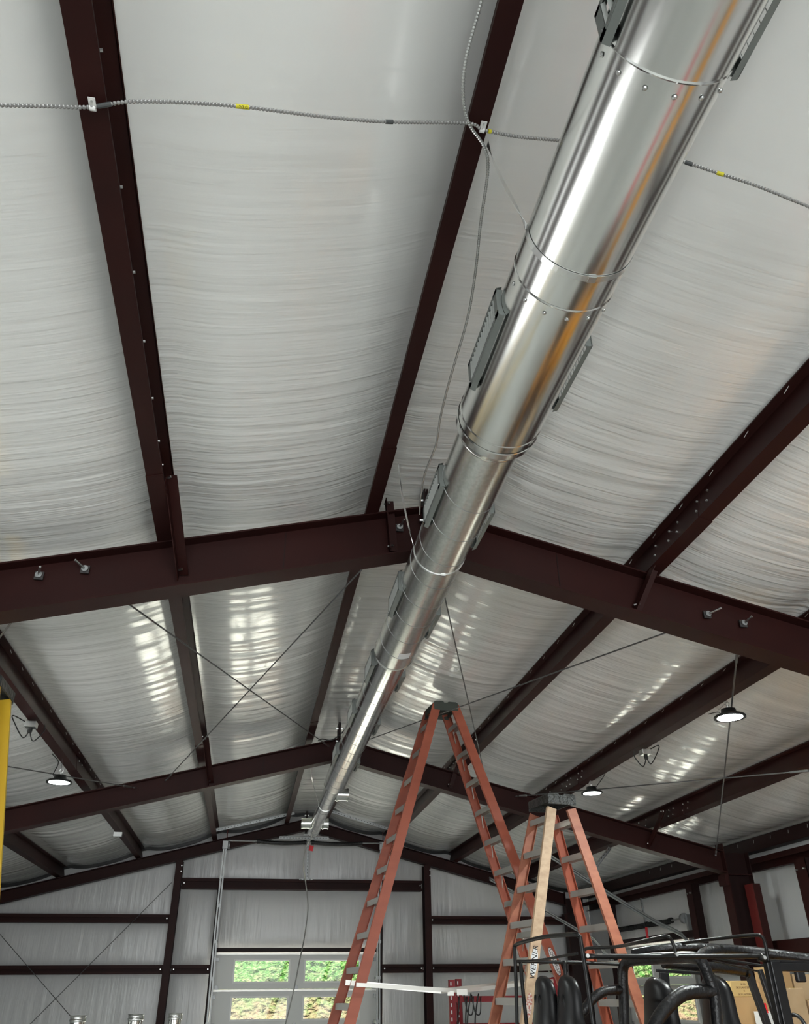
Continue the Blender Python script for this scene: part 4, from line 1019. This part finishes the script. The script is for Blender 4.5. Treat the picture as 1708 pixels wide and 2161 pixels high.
# red storage rack
rr = thing('storage_rack', 'red slotted steel storage rack against the far wall right of the door', 'rack', (4.3, 15.6, 0))
def upr(px, lbY, ztop):
    p = at(px, 2072, lbY); mb = MB(); mb.bb((p.x-.05, lbY-.04, 0), (p.x-.044, lbY+.04, ztop)); mb.bb((p.x+.044, lbY-.04, 0), (p.x+.05, lbY+.04, ztop)); mb.bb((p.x-.05, lbY-.04, 0), (p.x+.05, lbY-.034, ztop)); o = mb.build('upright', 'red_paint', rr)
    h_ = MB()
    for k in range(14):
        z = ztop-.06-.1*k; h_.bb((p.x-.03, lbY-.043, z-.025), (p.x-.01, lbY-.0405, z+.025))
    h_.build('slots', 'sticker', o)
    return p.x
xa_ = upr(953, 15.1, 1.86); xb_ = upr(967.5, 15.9, 1.88); xc_ = upr(1165, 15.1, 1.88); xd_ = upr(1172, 15.9, 1.9)
for z in (1.60, 1.20, .5):
    mb = MB(); mb.bb((xa_, 15.05, z-.06), (xc_, 15.10, z+.02)); mb.bb((xb_, 15.88, z-.06), (xd_, 15.93, z+.02)); mb.build('shelf_beam', 'red_paint', rr)
mb = MB(); mb.bar((xa_,15.1,1.6),(xb_,15.9,1.5),.04,.03,(0,0,1)); mb.bar((xa_,15.1,1.1),(xb_,15.9,1.3),.04,.03,(0,0,1)); mb.build('frame_brace', 'red_paint', rr)
for i, (pxs, lb) in enumerate([(982, 'black cables looped over the left end of the red rack'), (998, 'black strap hanging beside the looped cables on the red rack')]):
    x = at(pxs, 2100, 15.0).x; mb = MB()
    mb.tube(smoothpath([(x-.10,15.0,1.62),(x-.14,14.98,1.2),(x-.02,14.97,1.0),(x+.03,15.0,1.35),(x+.1,15,1.66)], 8), .012, 6)
    mb.tube(smoothpath([(x-.02,15.0,1.64),(x+.02,14.96,1.4),(x+.10,14.96,1.38),(x+.14,15,1.62)], 8), .010, 6)
    tag(mb.build('cable_bundle', 'blackwire', smooth=True), lb, 'cable')
# cardboard boxes behind the vehicle
def carton(name, px0, py0, px1, py1, Y, d, lb, m='card', parent=None):
    a = at(px0, py0, Y); b = at(px1, py1, Y); root = thing(name, lb, 'box', ((a.x+b.x)/2, Y+d/2, min(a.z,b.z)), 'cardboard boxes by the right wall')
    mb = MB(); mb.bb((a.x, Y, b.z), (b.x, Y+d, a.z)); mb.build('carton', m, root, bevel=.006)
    return root, a, b
zt_ = at(1560,2104,8.6).z
mb = MB(); 
tab = thing('shelf_table', 'plain table carrying the cardboard boxes behind the vehicle', 'table', (5.9, 9.2, 0))
mb = MB(); mb.bb((4.6, 8.45, .86), (6.9, 10.2, .90)); mb.build('tabletop', 'alum', tab)
for x in (4.68, 6.82):
    for y in (8.52, 10.12): mb = MB(); mb.bb((x-.025,y-.025,0),(x+.025,y+.025,.86)); mb.build('leg', 'alum', tab)
def ctn(x0, x1, y0, y1, z0, z1, lb, m='card'):
    root = thing('cardboard_box', lb, 'box', ((x0+x1)/2, (y0+y1)/2, z0), 'cardboard boxes by the right wall')
    mb = MB(); mb.bb((x0,y0,z0),(x1,y1,z1)); mb.build('carton', m, root, bevel=.005)
    mb = MB(); mb.bb((x0+.01, (y0+y1)/2-.03, z1), (x1-.01, (y0+y1)/2+.03, z1+.0015)); mb.build('tape', 'tapeb', root)
    return root
a = at(1541,2070,8.6); b = at(1588,2103,8.6)
top1 = ctn(a.x, b.x+.06, 8.6, 9.0, b.z, a.z, 'small printed cardboard box with brown lettering on top of a larger carton', 'cardprint')
mtx = frame_mtx(Vector(((a.x+b.x)/2+.03, 8.598, a.z-.055)), (1,0,0), (0,-1,0))
for k, (s_, sz) in enumerate((('8 LBS',.022), ('SKY LANTERN',.026), ('N',.020), ('SKY LANTERN',.022), ('MADE IN CHINA',.026))):
    textmesh(s_, sz, 'ink_brown', top1, frame_mtx(Vector(((a.x+b.x)/2+.03, 8.598, a.z-.030-.029*k)), (1,0,0), (0,-1,0)))
ctn(a.x-.01, b.x+.10, 8.58, 9.1, .90, b.z-.001, 'plain orange-brown carton under the small printed box')
c0 = at(1600,2072,8.9); ctn(c0.x-.0, c0.x+.30, 8.9, 9.5, .90, c0.z, 'tall brown carton directly behind the windshield pillar')
d0 = at(1655,2085,9.0); ctn(d0.x-.04, d0.x+.22, 9.0, 9.3, .90, d0.z, 'pale narrow carton standing right of the pillar', 'card2')
d1 = at(1690,2110,9.0); ctn(d0.x+.24, d0.x+.58, 9.0, 9.3, .90, d1.z, 'short pale carton with dark print at the right edge', 'card2')
e0_ = at(1690,2060,9.5); ctn(e0_.x-.10, e0_.x+.45, 9.5, 10.1, .90, e0_.z+.02, 'wide pale carton at the back behind the mirror', 'card2')
e1_ = at(1655,2046,9.6); ctn(e0_.x-.32, e0_.x-.12, 9.5, 9.9, .90, e1_.z+.03, 'tall narrow carton left of the wide pale one', 'card')
p = at(1618,2130,8.3)
mb = MB(); mb.bar(p-Vector((0,0,.03)), p+Vector((-.008,0,.05)), .018, .02, (1,0,0)); tag(mb.build('red_canister', 'tag'), 'small red object seen between the windshield pillars', 'container')
mb = MB(); mb.bb((p.x-.02,8.3,.9),(p.x+.16,8.5,p.z-.02)); tag(mb.build('white_bin', 'white_paint'), 'small white bin under the red object between the pillars', 'bin')

# small bracket under far-left purlin and bits
q = at(249,1761,13.2); mb = MB(); mb.bb((q.x-.06,q.y-.03,q.z-.03),(q.x+.06,q.y+.03,q.z+.03)); tag(mb.build('outlet_box', 'zinc'), 'tiny metal box under the left purlin beyond the middle frame', 'electrical box')
mb = MB(); q = onh(690,1570,3.0)
mb.tube(smoothpath([at(672,1563,10.9), at(680,1560,10.85), at(700,1562,10.8), at(718,1550,10.7), at(728,1540,10.6)], 8), .008, 6)
tag(mb.build('black_cable', 'blackwire', smooth=True), 'short black cable looping over the peak of the middle frame', 'cable')

# unseen things beside and behind the camera, added to colour the duct's reflections
mb = MB(); mb.bb((2.1, 4.75, .001), (4.05, 5.75, .02)); tag(mb.build('unseen_mat', 'rubber'), 'unseen black mat added beside the vehicle for the duct reflection', 'mat')  # added as the source of the dark streak in the duct
def ramp(x, lb):  # unseen, added to give the duct its orange streak
    root = thing('unseen_ramp', lb, 'ramp', (x, 2.6, 0), 'unseen orange ramps')
    mb = MB(); mb.sweep([Vector((-.45,0,0)), Vector((.35,0,0)), Vector((.35,0,.05)), Vector((-.45,0,.05))], (x,.2,.55), (x,5.2,.75)); mb.build('runway', 'orange_body', root)
    for y, z in ((.6,.55),(2.6,.63),(4.8,.70)):
        mb = MB(); mb.bb((x-.18,y-.04,0),(x-.12,y+.04,z)); mb.bb((x+.12,y-.04,0),(x+.18,y+.04,z)); mb.bb((x-.18,y-.03,.0),(x+.18,y+.03,.06)); mb.build('stand', 'black_steel', root)
mb = MB(); mb.bb((3.0, 2.9, .06), (3.3, 4.6, .10)); cr = mb.build('board', 'tag'); tag(cr, 'long unseen red board on the floor, added for the duct reflection', 'creeper'); cr.name = 'unseen_board'  # added for the red streak mirrored in the duct
for x in (3.04, 3.26):
    for y in (3.0, 4.5): w_ = MB(); w_.tube([(x-.012,y,.03),(x+.012,y,.03)], .03, 14); w_.build('wheel', 'rubber', cr)
ramp(4.75, 'long unseen orange ramp on stands at the right, added for the duct reflection')
def cabinet(y, lb):  # dark bulk added out of view to darken the duct's left reflection
    root = thing('unseen_cabinet', lb, 'cabinet', (-4.6, y, 0), 'unseen cabinets along the left wall')
    mb = MB(); mb.bb((-4.95, y-.5, 0), (-4.35, y+.5, 2.0)); mb.build('body', 'black_cap', root, bevel=.01)
    for e in (-1, 1):
        mb = MB(); mb.bb((-4.35, y+.02 if e > 0 else y-.48, .12), (-4.33, y+.48 if e > 0 else y-.02, 1.96)); d = mb.build('door', 'black_cap', root)
        mb = MB(); mb.tube([(-4.31, y+e*.06, .95), (-4.31, y+e*.06, 1.15)], .01, 8); mb.build('handle', 'zinc', d)
for k, q in enumerate(('nearest the camera', 'in the middle of three', 'farthest from the camera')): cabinet(.45+1.1*k, 'tall unseen dark cabinet added for the duct reflection, ' + q)
for z in (1.15, 2.35):
    mb = MB(); mb.bb((-4.95, 9.3, z), (-4.90, 16.5, z+.18)); tag(mb.build('wall_girt', 'primer_dark'), 'dark red girt on the left wall at %s height' % ('middle' if z < 2 else 'upper'), 'girt', 'left wall girts')

# ================================================================== OUTDOORS
gr = MB(); N = 60; vs = []
for j in range(N+1):
    for i in range(N+1):
        x = -12+30*i/N; y = 21.2+14*j/N; h = -.2+max(0, (y-21.4))*.75
        vs.append((x, y, h+.5*noise.noise(Vector((x*.9, y*.9, 0)))*min(1, (y-21.2)*.6)+.22*noise.noise(Vector((x*3, y*3, 4)))*min(1, (y-21.2)*.6)))
gr.add(vs, [(j*(N+1)+i, j*(N+1)+i+1, (j+1)*(N+1)+i+1, (j+1)*(N+1)+i) for j in range(N) for i in range(N)])
tag(gr.build('grassy_bank', 'grass', smooth=False), 'bright green leafy bank seen through the far door windows', 'bank', kind='stuff')
gr = MB(); vs = []
for j in range(N+1):
    for i in range(N+1):
        y = 4+13.9*i/N; x = 8.4+16*j/N; h = -.2+max(0, (x-11))*.75
        vs.append((x, y, h+.5*noise.noise(Vector((x*.9, y*.9, 0)))*min(1, (x-8.4)*.3)+.22*noise.noise(Vector((x*3, y*3, 4)))*min(1, (x-8.4)*.3)))
gr.add(vs, [(j*(N+1)+i+1, j*(N+1)+i, (j+1)*(N+1)+i, (j+1)*(N+1)+i+1) for j in range(N) for i in range(N)])
tag(gr.build('grassy_bank', 'grass', smooth=False), 'green leafy bank seen through the side door windows', 'bank', kind='stuff')

mb = MB(); mb.bb((-9,18.35,-.30),(12,21.4,-.12)); tag(mb.build('bounce_apron','apron'), 'unseen pale apron added outside the far door to bounce sunlight', 'paving')  # bright paving added out of view so sunlight glints on the ceiling film
mb = MB(); mb.bb((7.6,3,-.30),(10.6,18.3,-.12)); tag(mb.build('bounce_apron','apron'), 'unseen pale strip added outside the side door to bounce sunlight', 'paving')  # second added reflector, for the glints on the right slope
# ================================================================== LIGHT
w = bpy.data.worlds.new('World'); bpy.context.scene.world = w; w.use_nodes = True
bg = w.node_tree.nodes['Background']; bg.inputs[0].default_value = (.80,.90,1,1); bg.inputs[1].default_value = 2.2
sun = bpy.data.lights.new('sun', 'SUN'); sun.energy = 75; sun.angle = .01; sun.color = (1,.96,.88)
so = bpy.data.objects.new('sun', sun); C.objects.link(so); so.rotation_euler = Vector((-.20,.02,.98)).to_track_quat('Z','Y').to_euler()
def area(name, loc, rot, sx, sy, e, col):
    l = bpy.data.lights.new(name, 'AREA'); l.shape = 'RECTANGLE'; l.size = sx; l.size_y = sy; l.energy = e; l.color = col
    o = bpy.data.objects.new(name, l); C.objects.link(o); o.location = loc; o.rotation_euler = rot; return o
# daylight entering through the wide open doorway in the near wall
area('doorway_daylight', (1.05, YB+.05, 1.75), (math.radians(109), 0, 0), 7.2, 3.4, 800, (.985,1.0,.985))
area('left_wall_fill', (XL+.12, 6.2, 1.35), (0, math.radians(-90), 0), 2.4, 3.4, 105, (1.0,1.0,1.0))  # added fill lamp on the closed left wall, no doorway behind it
for X, Y in ((-2.0,3.0),(4.0,3.0),(-2.0,-3.0),(4.0,-3.0),(-2.0,14.0)):
    pass

# ================================================================== CAMERA
cd = bpy.data.cameras.new('cam'); cam = bpy.data.objects.new('camera', cd); C.objects.link(cam)
cd.sensor_fit = 'HORIZONTAL'; cd.sensor_width = 36; cd.lens = FOC/1708*36; cd.clip_start = .05; cd.clip_end = 200
m4 = Matrix((CR, CU, -_f)).transposed().to_4x4(); m4.translation = EYE; cam.matrix_world = m4
sc = bpy.context.scene; sc.camera = cam
sc.view_settings.view_transform = 'Standard'; sc.view_settings.look = 'None'; sc.view_settings.gamma = 1; sc.view_settings.use_curve_mapping = False
sc.view_settings.exposure = -0.06
